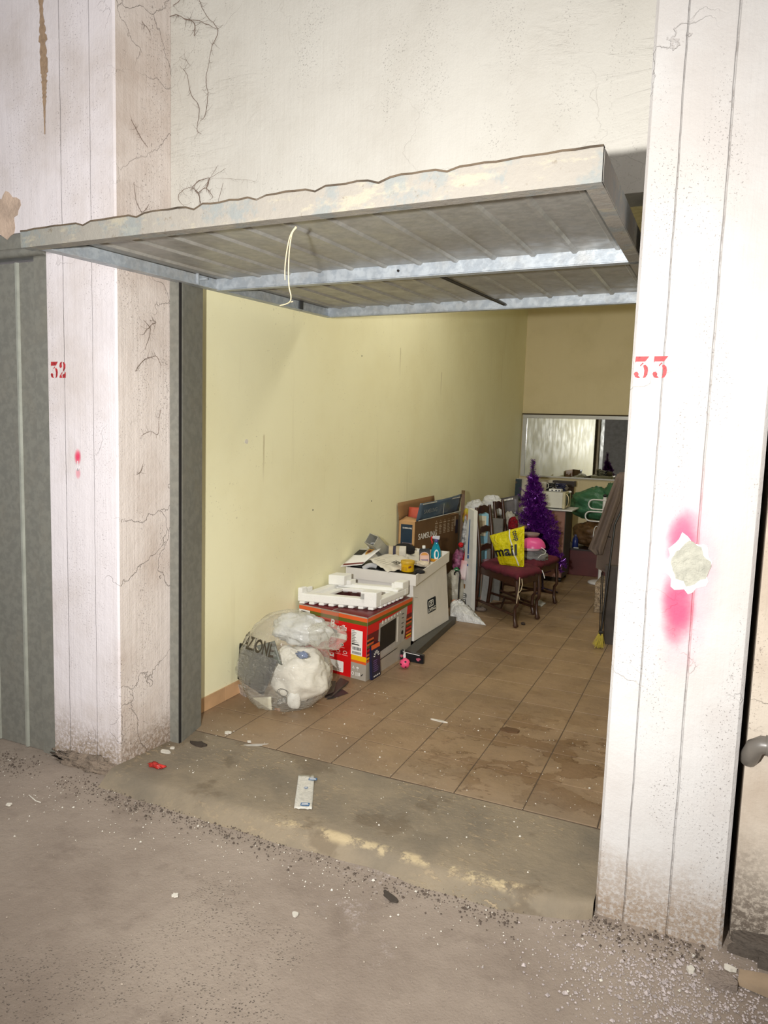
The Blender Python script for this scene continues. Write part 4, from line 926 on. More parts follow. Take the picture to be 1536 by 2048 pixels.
b.text('SAMSUNG', .042, HT-.07, .02, 1, .001, .02, 1.05); b.rect(.042, HT-.245, .142, HT-.2, 2, .001)
for k in range(4): b.rect(.047+.025*k, HT-.24, .062+.025*k, HT-.212, 3, .0014)
b.rect(.042, HT-.3, .142, HT-.27, 2, .001); b.obj('end_print', [mat('petrol_blue_print', (26, 54, 78), .45), M_wink, mat('rose_grey_print', (140, 122, 130), .5), M_ink], root)
F6 = frame(a1+Vector((.001, 0, 0)), a2-a1, up_); b = B(F6); w_ = (a2-a1).length
b.text('SAMSUNG', .07, HT-.175, .078, 0, .001, .008, 1.12)
for k in range(5):
    x_ = .42+.095*k; b.rect(x_, HT-.06, x_+.06, HT-.05, 1, .001); b.poly([(x_+.03, HT-.025), (x_+.04, HT-.04), (x_+.02, HT-.04)], 1, .001)
    for j in range(6): b.rect(x_, HT-.085-.016*j, x_+RND.uniform(.04, .065), HT-.076-.016*j, 1, .001)
b.rect(.87, HT-.12, .9, HT-.02, 1, .001); b.rect(.9, HT-.2, .96, HT-.06, 2, .0008)
b.obj('side_print', [M_wink, mat('beige_fine_print', (180, 160, 136), .6), mat('dark_blue_print', (34, 32, 50), .5)], root)
M_blue = mat('taped_blue_print', (74, 92, 112), .22, var=.15, vs=5)
b = B(); c1, c2 = a1+up_*HT, a2+up_*(HT+.0)
b.sheet([c1+Vector((.0, .03, 0)), c2, c2+Vector((.02, .01, .185)), c1+Vector((.012, .09, .165))], 14, 6, .005, 0, .006, seed=2, fn=lambda u, v: Vector((.02*sin(pi*u)*v, 0, .02*u*u))); b.obj('side_flap', M_blue, root)
Ff = frame(c1+Vector((.018, .14, .045)), (a2-a1)+Vector((0, 0, .02)), Vector((.01, 0, .16))); b = B(Ff); b.text('SAMSUNG', .0, .02, .055, 0, .012, .008, 1.12); b.obj('flap_print', mat('dull_silver_print', (132, 138, 140), .4), root)
b = B(Ff); b.rect(-.1, -.04, .86, -.032, 0, .011); b.rect(.42, -.04, .43, .12, 0, .0125); b.rect(-.04, .108, .8, .118, 0, .012); b.obj('tape_edge', mat('shiny_clear_tape_edge', (214, 214, 206), .1), root)
b = B(); b.sheet([a0+up_*HT+Vector((.002, .0, 0)), a0+Vector((.0, .95, HT)), a0+Vector((-.004, .93, HT+.17)), a0+Vector((-.004, -.02, HT+.165))], 8, 4, .005, 0, .003); b.obj('back_flap', M_card, root)
b = B(); b.sheet([a0+up_*(HT+.002)+Vector((.01, 0, 0)), a1+up_*(HT+.002), a1+Vector((0, .13, HT+.012)), a0+Vector((.02, .13, HT+.03))], 4, 4, .004); b.obj('end_flap', M_tan, root)
b = B(); b.sheet([(-2.585, 6.33, HT+.005), (-2.46, 6.33, HT-.0), (-2.45, 6.45, HT+.10), (-2.59, 6.36, HT+.11)], 4, 4, .008); tag(b.obj('orange_folder', mat('orange_red_board', (196, 84, 58), .6)), 'orange-red board sticking out of the television carton', 'board')
b = B(); b.hexa([(-2.335, 7.16, 0), (-2.30, 7.17, 0), (-2.36, 7.39, 0), (-2.40, 7.39, 0), (-2.335, 7.16, 1.06), (-2.30, 7.17, 1.06), (-2.37, 7.39, 1.08), (-2.41, 7.39, 1.08)]); tag(b.obj('flattened_carton', M_carddk), 'flattened brown carton upright just behind the television carton', 'box')

# ---- chairs
M_wood = mat('dark_walnut', (66, 40, 28), .32, var=.2, vs=18)
M_burg = mat('burgundy_velvet', (98, 22, 42), .9, var=.14, vs=14, bump=.006, bs=30)
def chair(name, label, FL, FR, RL, RR, seat=.435, top=.985, cush=True, group=None):
    c = (FL+FR+RL+RR)/4; root = thing(name, label, 'chair', c, 0, group)
    fwd = ((FL+FR)/2-(RL+RR)/2).normalized(); side = (FR-FL).normalized()
    # front cabriole legs with scroll feet
    for p, s in ((FL, -1), (FR, 1)):
        b = B(); pts = []; rs = []
        for k in range(13):
            z = seat-.02-(seat-.02)*k/12; off = .022*sin(pi*(1-k/12)*1.0)*(1 if k < 7 else -.3)+(.012 if k > 10 else 0); pts.append(p+up_*max(z, .018)+fwd*off); rs.append(.024-.010*sin(pi*k/13)+(.004 if k > 11 else 0))
        b.tube(pts, rs, 8); q = p+fwd*.018+up_*.018; b.tube([q-side*.014, q+side*.014], .018, 10); b.obj('leg', M_wood, root)
    lean = -fwd
    posts = []
    for p in (RL, RR):
        base = p; pts = [base+up_*0, base+fwd*.03+up_*.2, base+fwd*.045+up_*.42, base+fwd*.03+up_*.6, base-fwd*.01+up_*.8, base-fwd*.05+up_*top]
        b = B(); b.tube(pts, [.02, .019, .021, .019, .018, .016], 8); b.obj('leg', M_wood, root); posts.append(pts)
    # shaped ladder rails
    for zr, hh, cur in ((.93, .075, 1), (.745, .06, .8), (.575, .055, .7)):
        def pp(pts, z):
            for a, c_ in zip(pts, pts[1:]):
                if a.z <= z <= c_.z: return a.lerp(c_, (z-a.z)/(c_.z-a.z))
            return pts[-1]
        A, C = pp(posts[0], zr), pp(posts[1], zr); b = B(); vs = []; n = 20
        for k in range(n+1):
            f = k/n; m = A.lerp(C, f)-fwd*(.022*sin(pi*f)); up1 = hh*(.42+.38*sin(pi*f)**.7+.06*cos(6*pi*f)); dn = hh*(.45-.25*sin(pi*f)+.08*cos(4*pi*f))
            vs += [m+up_*up1, m-up_*dn, m-up_*dn-fwd*.016, m+up_*up1-fwd*.016]
        fs = [(k*4+j, k*4+(j+1) % 4, k*4+4+(j+1) % 4, k*4+4+j) for k in range(n) for j in range(4)]+[(3, 2, 1, 0), (n*4, n*4+1, n*4+2, n*4+3)]
        b.add(vs, fs); b.obj('back_rail', M_wood, root)
    # seat frame
    k0 = RL+fwd*.045; k1 = RR+fwd*.045
    for P, Q in ((FL, FR), (k0, k1), (FL, k0), (FR, k1)):
        b = B(); P, Q = P+up_*(seat-.03), Q+up_*(seat-.03); d = (Q-P).normalized(); s_ = Vector((d.y, -d.x, 0))*.011
        b.hexa([P-s_-up_*.035, Q-s_-up_*.035, Q+s_-up_*.035, P+s_-up_*.035, P-s_+up_*.03, Q-s_+up_*.03, Q+s_+up_*.03, P+s_+up_*.03]); b.obj('seat_rail', M_wood, root)
    # stretchers: two side bars and a crossed pair
    for P, Q in ((FL, RL), (FR, RR)):
        b = B(); b.tube([P+up_*.105, Q+up_*.105], .012, 8); b.obj('stretcher', M_wood, root)
    mid = c+up_*.105
    for P, Q in ((FL.lerp(RL, .35), FR.lerp(RR, .65)), (FR.lerp(RR, .35), FL.lerp(RL, .65))):
        b = B(); b.tube([P+up_*.105, mid+up_*.004*(1 if P.x < Q.x else 1), Q+up_*.105], .011, 8); b.obj('stretcher', M_wood, root)
    b = B(); b.hexa([v+up_*z for z in (seat-.005, seat+.012) for v in (FL+fwd*.01-side*.012, FR+fwd*.01+side*.012, k1, k0)]); b.obj('seat', M_wood, root)
    return root, k0, k1, fwd, side, c
FL, FR, RL, RR = Vector((-1.468, 6.16, 0)), Vector((-1.365, 6.56, 0)), Vector((-1.968, 6.60, 0)), Vector((-1.945, 6.97, 0))
ra, k0, k1, fwd_, sd_, cc_ = chair('ladderback_chair', 'dark wooden ladder-back chair in front, holding the yellow bag', FL, FR, RL, RR)
off = Vector((.03, .56, 0))
FL2, FR2, RL2, RR2 = FL+Vector((.03, .55, 0)), FR+Vector((.02, .72, 0)), RL+Vector((.01, .6, 0)), RR+Vector((.0, .50, 0))
rb, m0, m1_, f2, s2_, c2_ = chair('ladderback_chair', 'dark wooden ladder-back chair behind, pressed against the first chair', FL2, FR2, RL2, RR2, top=1.0)
def cushion(FL, FR, k0, k1, z, label, seed, over=.03):
    root = thing('seat_cushion', label, 'cushion', (FL+FR+k0+k1)/4+up_*z)
    b = B(); nu, nv = 22, 22; vs = []; fs = []; c = (FL+FR+k0+k1)/4
    P = [FL, FR, k1, k0]
    for lay in (0, 1):
        for i in range(nv+1):
            for j in range(nu+1):
                u, v = j/nu, i/nv; p = P[0]*(1-u)*(1-v)+P[1]*u*(1-v)+P[2]*u*v+P[3]*(1-u)*v
                e = min(u, 1-u, v, 1-v); d = (p-c); p = c+d*(1+over/d.length*(1 if e < .06 else .6)) if d.length > 1e-5 else p
                q = Vector((u*5+seed, v*5, seed)); puff = (1-math.exp(-e*16))
                if lay: zz = z+.012+.036*puff+.007*noise.noise(q*1.6)
                else: zz = z+.002 if e > .03 else z-.028*(.8+.7*noise.noise(q*2))
                vs.append((p.x, p.y, zz))
    w = nu+1; N = w*w
    for i in range(nv):
        for j in range(nu): a = i*w+j; fs += [(N+a, N+a+1, N+a+w+1, N+a+w), (a, a+w, a+w+1, a+1)]
    rim = [j for j in range(nu)]+[i*w+nu for i in range(nv)]+[nv*w+j for j in range(nu, 0, -1)]+[i*w for i in range(nv, 0, -1)]
    for a, d in zip(rim, rim[1:]+rim[:1]): fs.append((a, d, N+d, N+a))
    b.add(vs, fs, 0, True); b.obj('cushion_cover', M_burg, root); return root
ca = cushion(FL, FR, k0+fwd_*.075, k1+fwd_*.075, .456, 'burgundy velvet seat cushion tied on the front chair', 1)
b = B(); q = FL+up_*.435+fwd_*.035
for pts in ([(0, 0, .02), (.004, -.008, -.03), (.0, -.01, -.09), (-.008, -.012, -.15), (-.012, -.012, -.21)], [(.02, 0, .01), (.03, -.006, -.04), (.02, -.01, -.09), (-.002, -.012, -.12), (.012, -.014, -.17)]):
    b.tube([q+Vector(v) for v in pts], .004, 6)
b.obj('tie_string', mat('cream_cord', (206, 190, 160), .9), ca)
cb = cushion(FL2, FR2, m0+f2*.075, m1_+f2*.075, .456, 'burgundy seat cushion on the rear chair under the grey sack', 2)
b = B(); q = FR+up_*.46+fwd_*.03+sd_*.02
for pts in ([(0, 0, .0), (-.02, -.01, -.03), (-.03, -.012, -.045)], [(0, 0, 0), (.018, -.01, -.03), (.03, -.01, -.07)]): b.tube([q+Vector(v) for v in pts], .004, 6)
b.obj('tie_string', M_white, ca)

# ---- yellow plastic carrier bag on the front chair
def pillow(name, P, depth, m, root, nu=26, nv=26, seed=0, wr=.007, back=None):
    """stuffed flat bag from four front corners P00,P10,P11,P01"""
    P = [Vector(p) for p in P]; nn = (P[1]-P[0]).cross(P[3]-P[0]).normalized(); b = B(); vs = []; fs = []; w = nu+1; N = w*(nv+1)
    for s in (1, -1):
        for i in range(nv+1):
            for j in range(nu+1):
                u, v = j/nu, i/nv; p = P[0]*(1-u)*(1-v)+P[1]*u*(1-v)+P[2]*u*v+P[3]*(1-u)*v
                e = (sin(pi*u)**.55)*(sin(pi*min(1, v*.93))**.5 if v < 1 else .12); q = Vector((u*4+seed, v*4, seed+s))
                k = depth*.5*e*(1+.25*noise.noise(q)) + wr*(1-3*abs(noise.noise(q*1.8)))*e
                vs.append(p+nn*s*k)
    for i in range(nv):
        for j in range(nu): a = i*w+j; fs += [(a, a+1, a+w+1, a+w), (N+a, N+a+w, N+a+w+1, N+a+1)]
    rim = [j for j in range(nu)]+[i*w+nu for i in range(nv)]+[nv*w+j for j in range(nu, 0, -1)]+[i*w for i in range(nv, 0, -1)]
    for a, d in zip(rim, rim[1:]+rim[:1]): fs.append((a, N+a, N+d, d))
    b.add(vs, fs, 0, True); b.obj(name, m, root)
    return lambda u, v, d=.002: (P[0]*(1-u)*(1-v)+P[1]*u*(1-v)+P[2]*u*v+P[3]*(1-u)*v)+nn*(depth*.5*((sin(pi*u)**.55)*(sin(pi*min(1, v*.93))**.5))*(1+.25*noise.noise(Vector((u*4+seed, v*4, seed+1))))+wr*(1-3*abs(noise.noise(Vector((u*4+seed, v*4, seed+1))*1.8)))*((sin(pi*u)**.55)*(sin(pi*min(1, v*.93))**.5))+d)
t = NT('shiny_yellow_film'); o_ = t.obj(); M_ybag = t.fin(t.mix(t.noise(6, 3, .5, o_), lin((232, 220, 10)), lin((214, 200, 0))), .14, t.bump(t.noise(13, 5, .65, t.map(o_, (1, 1, 1), rot=(.5, .4, .8)), .9), .05))
yb = 6.42
P = [Y(1000, 1131, yb), Y(1048, 1134, yb-.03), Y(1049, 1052, yb+.03), Y(979, 1071, yb+.05)]
for q in P[:2]: q.z = max(q.z, .475)
root = thing('yellow_shopping_bag', 'shiny yellow plastic shopping bag with black lettering on the front chair', 'bag', P[0])
fy = pillow('bag_film', P, .13, M_ybag, root, seed=3)
def txt_on(b, fn, st, u0, v0, size, wu, wv, rot=0, m=0):
    vs, fs = text_geo(st, size, .03); c, s = cos(rot), sin(rot)
    b.add([fn(u0+(v.x*c-v.y*s)/wu, v0+(v.x*s+v.y*c)/wv, .013) for v in vs], fs, m)
wu, wv = .28, .36
b = B(); txt_on(b, fy, 'mail', .0+.03, .3, .14, wu, wv); txt_on(b, fy, 'coop', .72, .93, .05, wu, wv, -pi/2+.2); b.obj('lettering', M_ink, root)
b = B(); b.tube([fy(u_, v_, .004) for u_, v_ in [(.62-.0*k+.2*(k/14)**1.5, 1-.97*k/14) for k in range(15)]], .006, 6); b.obj('seam_strip', M_white, root)

# ---- things on the rear chair
root = thing('grey_sack', 'grey plastic sack lying on the rear chair under the pink bowl', 'bag', Y(1068, 1120, 6.95))
b = B(); b.ell(Y(1064, 1112, 6.98)+Vector((0, 0, -.01)), (.15, .13, .085), 44, 28, .08, 2.4, 3, ridge=.14, flat=.475); b.obj('sack_film', mat('grey_plastic_film', (142, 142, 144), .35, bump=.012, bs=24), root)
b = B(); b.tube([Y(x, y, 6.85) for x, y in ((1076, 1116), (1082, 1110), (1090, 1108), (1092, 1102), (1084, 1096), (1074, 1094))], .004, 6); b.obj('drawstring', M_white, root)
p = Y(1066, 1094, 6.92); root = thing('pink_bowl', 'pink plastic bowl upside down on the grey sack', 'bowl', p)
b = B(); b.lathe([(.12, .0), (.118, .02), (.105, .05), (.08, .078), (.05, .09), (0, .092)], p, 32); b.obj('bowl_shell', mat('pink_plastic', (226, 84, 150), .35, var=.04), root)
b = B(); b.lathe([(.085, -.03), (.095, -.028), (.1, -.015), (.1, .0), (.09, .004)], p+Vector((-.03, 0, 0)), 32); b.obj('white_rim', mat('pale_pink_plastic', (236, 206, 216), .4), root)
p = Y(1062, 1073, 6.98); root = thing('tan_dish', 'small taupe dish on top of the pink bowl', 'dish', p)
b = B(); b.lathe([(.03, 0), (.07, .014), (.085, .04), (.082, .04), (.066, .018), (.0, .006)], p+Vector((0, 0, -.006)), 28); b.obj('dish_shell', mat('taupe_plastic', (140, 120, 112), .5), root)

# ---- clutter leaning between the television carton and the chairs
root = thing('long_carton', 'tall narrow white carton with blue stripe leaning by the front chair', 'box', (-2.03, 6.62, 0))
A = [Y(921, 1212, 6.56), Y(942, 1222, 6.47), Y(948, 1022, 6.54), Y(937, 1016, 6.62)]
A[0].z = 0.002; A[1].z = .002
class MapL:
    def __init__(s, A): s.A = A; s.w = (A[1]-A[0]).length; s.h = (A[3]-A[0]).length; s.n = (A[1]-A[0]).cross(A[3]-A[0]).normalized()
    def __matmul__(s, v):
        u, k = v.x/s.w, v.y/s.h; A = s.A; return A[0]*(1-u)*(1-k)+A[1]*u*(1-k)+A[2]*u*k+A[3]*(1-u)*k+s.n*(v.z+.001)
Fl = frame(A[0], A[1]-A[0], A[3]-A[0]); w0 = (A[1]-A[0]).length; h0 = (A[3]-A[0]).length
b = B(); b.sheet(A, 6, 10, .045); b.s = [False]*len(b.s); b.v = [Vector((v.x, v.y, max(v.z, .001))) for v in b.v]; b.obj('carton_body', mat('white_glossy_card', (226, 226, 222), .4, var=.04), root)
b = B(); b.T = MapL(A); b.poly([(.06, h0*.56), (.085, h0*.56), (.075, h0*.9), (.058, h0*.9)], 0, .002); b.rect(.06, h0*.515, .09, h0*.55, 0, .002); b.rect(.055, h0*.44, .085, h0*.46, 0, .002)
for k in range(6): b.rect(.04, h0*(.36+.012*k), .05+.004*(k % 3), h0*(.366+.012*k), 2, .002)
for k in range(5): b.rect(.03, h0*(.08+.02*k), .08, h0*(.086+.02*k), 2, .002)
for k in range(8): b.rect(.06+.004*k, h0*.13, .062+.004*k, h0*.16, 2, .0024)
b.rect(.02, h0*.21, .055, h0*.255, 1, .002); b.obj('print', [mat('strong_blue_print', (30, 96, 176), .4), mat('kraft_patch', (150, 112, 70), .7), M_ink], root)
def lump(name, label, cat, px, py, y, r, m, seed=0, ridge=.12, amp=.12, mats=None, group=None, flat=None):
    p = Y(px, py, y); b = B(); b.ell(p, r, 36, 24, amp, 2.4, seed, ridge=ridge, flat=flat); return tag(b.obj(name, m), label, cat, group)
M_wfilm = mat('white_carrier_film', (206, 206, 206), .38, var=.06, bump=.02, bs=16)
# cloth heap that carries the upper bags
b = B(); b.hexa([(-2.58, 7.53, 0), (-2.13, 7.42, 0), (-1.95, 8.1, 0), (-2.58, 8.1, 0), (-2.58, 7.53, .80), (-2.15, 7.42, .80), (-2.02, 8.05, .80), (-2.58, 8.05, .80)]); tag(b.obj('grey_carton', mat('grey_carton_board', (120, 112, 102), .7, var=.1), bevel=.006), 'large grey-brown carton behind the chairs carrying the white bags', 'box')
lump('carrier_bag', 'white carrier bag slumped over the carton left of the chair back', 'bag', 951, 1024, 7.56, (.12, .1, .13), M_wfilm, 2, flat=.802)
lump('carrier_bag', 'white carrier bag piled highest, right of the other behind chair tops', 'bag', 984, 1014, 7.75, (.13, .1, .13), M_wfilm, 5, flat=.802)
root = thing('catalogue', 'dark grey glossy catalogue propped against the wall behind the purple tree', 'magazine', (-1.95, 7.9, .8))
A = [Y(1003, 1036, 7.9), Y(1036, 1030, 7.9), Y(1036, 990, 8.0), Y(1000, 997, 8.0)]; b = B(); b.sheet(A, 4, 4, .02); b.obj('cover', mat('grey_gloss_cover', (96, 92, 98), .3, var=.25, vs=9), root)
Fk = frame(A[3]+Vector((0, -.012, 0)), A[2]-A[3], A[3]-A[0]); b = B(Fk); [b.rect(.03+.016*k, -.042, .041+.016*k, -.022, 0, .002) for k in range(8)]; b.obj('title', M_wink, root)
lump('clear_bag', 'crumpled pale clear bag below the grey catalogue', 'bag', 1019, 1040, 7.7, (.07, .06, .09), mat('pale_clear_film', (176, 172, 162), .3, bump=.02, bs=18), 7)
lump('red_tinsel', 'red tinsel clump beside the purple tree', 'tinsel', 1026, 1052, 7.45, (.05, .05, .1), mat('red_tinsel_foil', (170, 20, 40), .3, bump=.04, bs=90, col2=(90, 8, 24), vs=50), 8)
root = thing('picture_box', 'light blue children picture box standing behind the front chair', 'box', (-2.0, 6.95, 0))
a_, c_ = Y(954, 1100, 7.16), Y(975, 1100, 7.16); b = B(); b.box(a_.x, 7.16, 0, c_.x, 7.19, .885); b.obj('box_body', mat('sky_blue_card', (136, 186, 206), .45, var=.05), root)
b = B(frame(Vector((a_.x, 7.158, 0)), (1, 0, 0), (0, 0, 1))); b.rect(.0, .64, .085, .85, 0); b.rect(.012, .72, .07, .8, 1, .001); b.rect(.02, .66, .04, .72, 2, .001); b.rect(.02, .5, .09, .56, 3, .001); b.rect(.04, .53, .06, .55, 1, .0014); b.obj('print', [mat('cream_print', (214, 208, 184), .5), mat('tan_picture', (176, 160, 130), .5), mat('brown_picture', (96, 74, 50), .5), M_wink], root)
b = B(); a_ = Y(974, 1100, 7.1); b.box(a_.x, 7.1, 0, a_.x+.15, 7.13, .84); tag(b.obj('grey_board', mat('plain_grey_board', (112, 110, 104), .7)), 'plain grey board upright behind the chair backs', 'board')
b = B(); a_ = Y(963, 1205, 7.0); b.box(a_.x, 6.98, 0, a_.x+.1, 7.06, .36); o = tag(b.obj('white_book_box', [mat('grey_side_card', (150, 148, 144), .6)]), 'grey and white slim box under the front chair', 'box')
b = B(); b.box(a_.x-.012, 6.97, 0, a_.x+.002, 7.06, .355); tag(b.obj('red_white_book', mat('red_white_spine', (226, 220, 214), .5, col2=(190, 30, 50), vs=5)), 'thin red and white book beside the slim box under the chair', 'book')
b = B(); p = Y(972, 1160, 6.95); b.ell((p.x, 7.0, .4), (.07, .05, .035), 28, 18, .1, 3, 4, ridge=.1); tag(b.obj('maroon_cap', mat('maroon_cloth', (90, 34, 50), .8, col2=(170, 150, 160), vs=9)), 'maroon and grey cloth cap on the slim box under the chair', 'cap')
lump('fruit_net', 'yellow and red net bag hanging at the end of the television carton', 'bag', 935, 1035, 7.05, (.05, .05, .09), mat('yellow_red_net', (176, 164, 40), .6, col2=(150, 40, 30), vs=12), 9)
lump('pattern_bag', 'black and white patterned bag low behind the white box', 'bag', 929, 1120, 7.0, (.055, .06, .42), mat('black_white_print_film', (180, 180, 180), .4, col2=(24, 24, 26), vs=26), 10, flat=.004)
lump('red_hat', 'small red cloth tip on the patterned bag', 'cloth', 922, 1090, 6.8, (.025, .03, .025), mat('bright_red_cloth', (206, 24, 34), .6), 11)
lump('pink_net_bag', 'pink and purple net bag behind the white storage box', 'bag', 917, 1122, 6.75, (.06, .06, .11), mat('pink_net', (176, 100, 138), .5, col2=(80, 44, 62), vs=40), 12)
b = B(); A = [Y(924, 1122, 6.6), Y(934, 1122, 6.6), Y(937, 1094, 6.68), Y(932, 1092, 6.68)]; b.sheet(A, 3, 6, .02); tag(b.obj('red_folder', mat('deep_red_board', (176, 16, 28), .5)), 'narrow red board beside the tall white carton', 'board')
b = B(); A = [Y(917, 1156, 6.5), Y(930, 1160, 6.5), Y(935, 1122, 6.56), Y(923, 1120, 6.56)]; b.sheet(A, 4, 6, .03); tag(b.obj('tissue_pack', mat('white_pink_pack', (214, 200, 204), .4, col2=(206, 130, 140), vs=6)), 'white and pink packet leaning beside the tall carton', 'packet')
root = thing('cream_sack', 'cream plastic sack with small green diamond mark beside the storage box', 'bag', (-2.2, 6.6, 0))
b = B(); p = Y(912, 1165, 6.55); b.ell((p.x-.02, 6.6, .17), (.115, .1, .2), 36, 28, .08, 2.2, 13, ridge=.08, flat=.004); b.obj('sack_film', mat('cream_white_film', (178, 174, 160), .4, bump=.015, bs=14), root)
q = Y(906, 1143, 6.47); b = B(frame(q, (1, .1, -.15), (.1, 0, 1))); b.poly([(0, .03), (.03, .0), (.06, .03), (.03, .055)], 0, .0); b.rect(.02, .024, .04, .03, 1, .001); b.obj('green_mark', [mat('green_print', (30, 120, 64), .5), M_wink], root)
b = B(); b.tube([Y(x, y, 6.4) for x, y in ((909, 1150), (909, 1146), (913, 1142), (918, 1143), (920, 1150), (918, 1170), (917, 1190))]+[Vector((Y(917, 1190, 6.4).x, 6.4, .01))], .007, 8); tag(b.obj('umbrella', M_black), 'black hooked umbrella handle in front of the cream sack', 'umbrella')
b = B(); b.tube([Vector((-2.03, 6.5, .005)), Y(935, 1090, 6.7)], .006, 6); tag(b.obj('thin_rod', M_black), 'thin black rod leaning beside the tall white carton', 'rod')
# crumpled white bag on the floor
root = thing('crumpled_bag', 'crumpled white plastic bag with red print on the floor by the chair', 'bag', (-2.0, 6.3, 0))
C = [Z(900, 1240), Z(972, 1251), Z(944, 1227), Z(899, 1222)]
b = B(); nu, nv = 34, 26; vs = []; fs = []
def cb_(u, v):
    p = C[0]*(1-u)*(1-v)+C[1]*u*(1-v)+C[2]*u*v+C[3]*(1-u)*v; e = sin(pi*u)**.6*sin(pi*v)**.6; q = Vector((u*3, v*4, 2))
    return Vector((p.x, p.y, .004+sin(pi*min(1, u*.96+.04))**.4*sin(pi*min(1, .08+v*.92))**.5*(.20*(1-.85*u**.8)+.03*noise.noise(q)+.03*(1-3*abs(noise.noise(q*1.5))))))
for i in range(nv+1):
    for j in range(nu+1): vs.append(cb_(j/nu, i/nv))
w = nu+1
for i in range(nv):
    for j in range(nu): a = i*w+j; fs.append((a, a+1, a+w+1, a+w))
rim = [j for j in range(nu)]+[i*w+nu for i in range(nv)]+[nv*w+j for j in range(nu, 0, -1)]+[i*w for i in range(nv, 0, -1)]
n0 = len(vs); vs += [Vector((vs[a].x, vs[a].y, .001)) for a in rim]
for k in range(len(rim)): fs.append((rim[k], n0+k, n0+(k+1) % len(rim), rim[(k+1) % len(rim)]))
b.add(vs, fs, 0, True); b.obj('bag_film', mat('crinkled_white_film', (216, 216, 214), .3, bump=.02, bs=20), root)
b = B(); g = [[cb_(.06+.42*i/6, .55+.3*j/4)+up_*.008 for i in range(7)] for j in range(5)]
for j in range(4):
    for i in range(6): b.add([g[j][i], g[j][i+1], g[j+1][i+1], g[j+1][i]], [(0, 1, 2, 3)], 0 if i < 4 or j > 2 else 1)
b.obj('print', [mat('red_bag_print', (180, 26, 34), .4, col2=(220, 190, 120), vs=40), M_ink], root)
b = B(); b.ell((Z(962, 1222).x, Z(962, 1222).y, .02), (.05, .04, .02), 24, 14, .2, 4, 5, ridge=.2, flat=.001); tag(b.obj('paper_wad', mat('dusty_paper', (132, 118, 108), .9)), 'dusty crumpled paper wad under the chair stretcher', 'paper')
b = B(); p = Z(1046, 1250); b.ell((p.x, p.y, .013), (.02, .016, .012), 16, 10, .2, 3, 4, flat=.0); tag(b.obj('debris_lump', mat('dark_debris', (62, 50, 42), .9)), 'small dark lump on the tiles right of the front chair leg', 'debris')
b = B(); A = [Z(1062, 1206), Z(1082, 1214), Z(1092, 1208), Z(1074, 1198)]; b.sheet([a+up_*.012 for a in A], 4, 4, .01, 0, .003); tag(b.obj('white_packet', M_wfilm), 'flat white packet on the floor beneath the rear chair', 'packet')

# ---- purple tinsel tree
root = thing('tinsel_tree', 'purple tinsel Christmas tree leaning behind the rear chair', 'tree', (-1.62, 7.75, 0))
t = NT('purple_tinsel'); rd = t.n('TexCoord'); M_tin = t.fin(t.mix(t.noise(40, 2, .6, t.obj()), lin((112, 30, 142)), lin((72, 18, 112))), .25, None, .35)
M_wire = mat('dark_wire', (50, 30, 60), .6)
stem = [(-1.56, .02), (-1.58, .3), (-1.62, .6), (-1.69, .9), (-1.715, 1.1), (-1.735, 1.3), (-1.74, 1.42)]
def sp(z):
    for (x0, z0), (x1, z1) in zip(stem, stem[1:]):
        if z <= z1: return Vector((x0+(x1-x0)*(z-z0)/(z1-z0), 7.75, z))
    return Vector((-1.74, 7.75, z))
b = B(); b.tube([sp(z) for z in (.02, .3, .6, .9, 1.1, 1.3, 1.415)], .011, 8); b.obj('stem', M_wire, root)
for k in range(3):
    b = B(); a_ = 2*pi*k/3+.3; b.tube([Vector((-1.56, 7.75, .05)), Vector((-1.56+.16*cos(a_), 7.75+.16*sin(a_), .008))], .009, 6); b.obj('stand_leg', M_wire, root)
R2 = random.Random(11)
def branch(P0, P1, P2, r=.034, dens=900):
    b = B(); L = (P1-P0).length+(P2-P1).length; n = max(8, int(dens*L))
    def bz(t): return P0*(1-t)**2+P1*2*t*(1-t)+P2*t*t
    b.tube([bz(k/6) for k in range(7)], .0022, 4)
    vs = []; fs = []
    for k in range(n):
        t_ = (k+R2.random())/n; p = bz(t_); d = (bz(min(1, t_+.02))-bz(max(0, t_-.02))).normalized(); a_ = d.orthogonal().normalized(); c_ = d.cross(a_); an = R2.uniform(0, 2*pi)
        s = a_*cos(an)+c_*sin(an); rr_ = r*R2.uniform(.7, 1.1)*(1-.35*t_); e = (s+d*R2.uniform(.0, .7)).normalized(); tw = e.cross(Vector((R2.uniform(-1, 1), R2.uniform(-1, 1), R2.uniform(-1, 1)))).normalized()*.0026
        i = len(vs); vs += [p-tw, p+tw, p+e*rr_+tw*.6, p+e*rr_-tw*.6]; fs.append((i, i+1, i+2, i+3))
    b.add(vs, fs); b.obj('branch', M_tin, root)
branch(sp(1.10), sp(1.26), sp(1.425), .048, 1500); branch(sp(1.05), sp(1.12), sp(1.26), .055, 1300); branch(sp(.9), sp(1.0), sp(1.16), .09, 2200); branch(sp(.6), sp(.75), sp(1.0), .13, 4200); branch(sp(.2), sp(.4), sp(.65), .12, 3600)
def rad(z): 
    T = [(.22, .06), (.35, .22), (.5, .26), (.7, .22), (.85, .17), (1.0, .13), (1.15, .075), (1.3, .03)]
    for (z0, r0), (z1, r1) in zip(T, T[1:]):
        if z <= z1: return r0+(r1-r0)*max(0, (z-z0))/(z1-z0)
    return .03
z = .5; k = 0
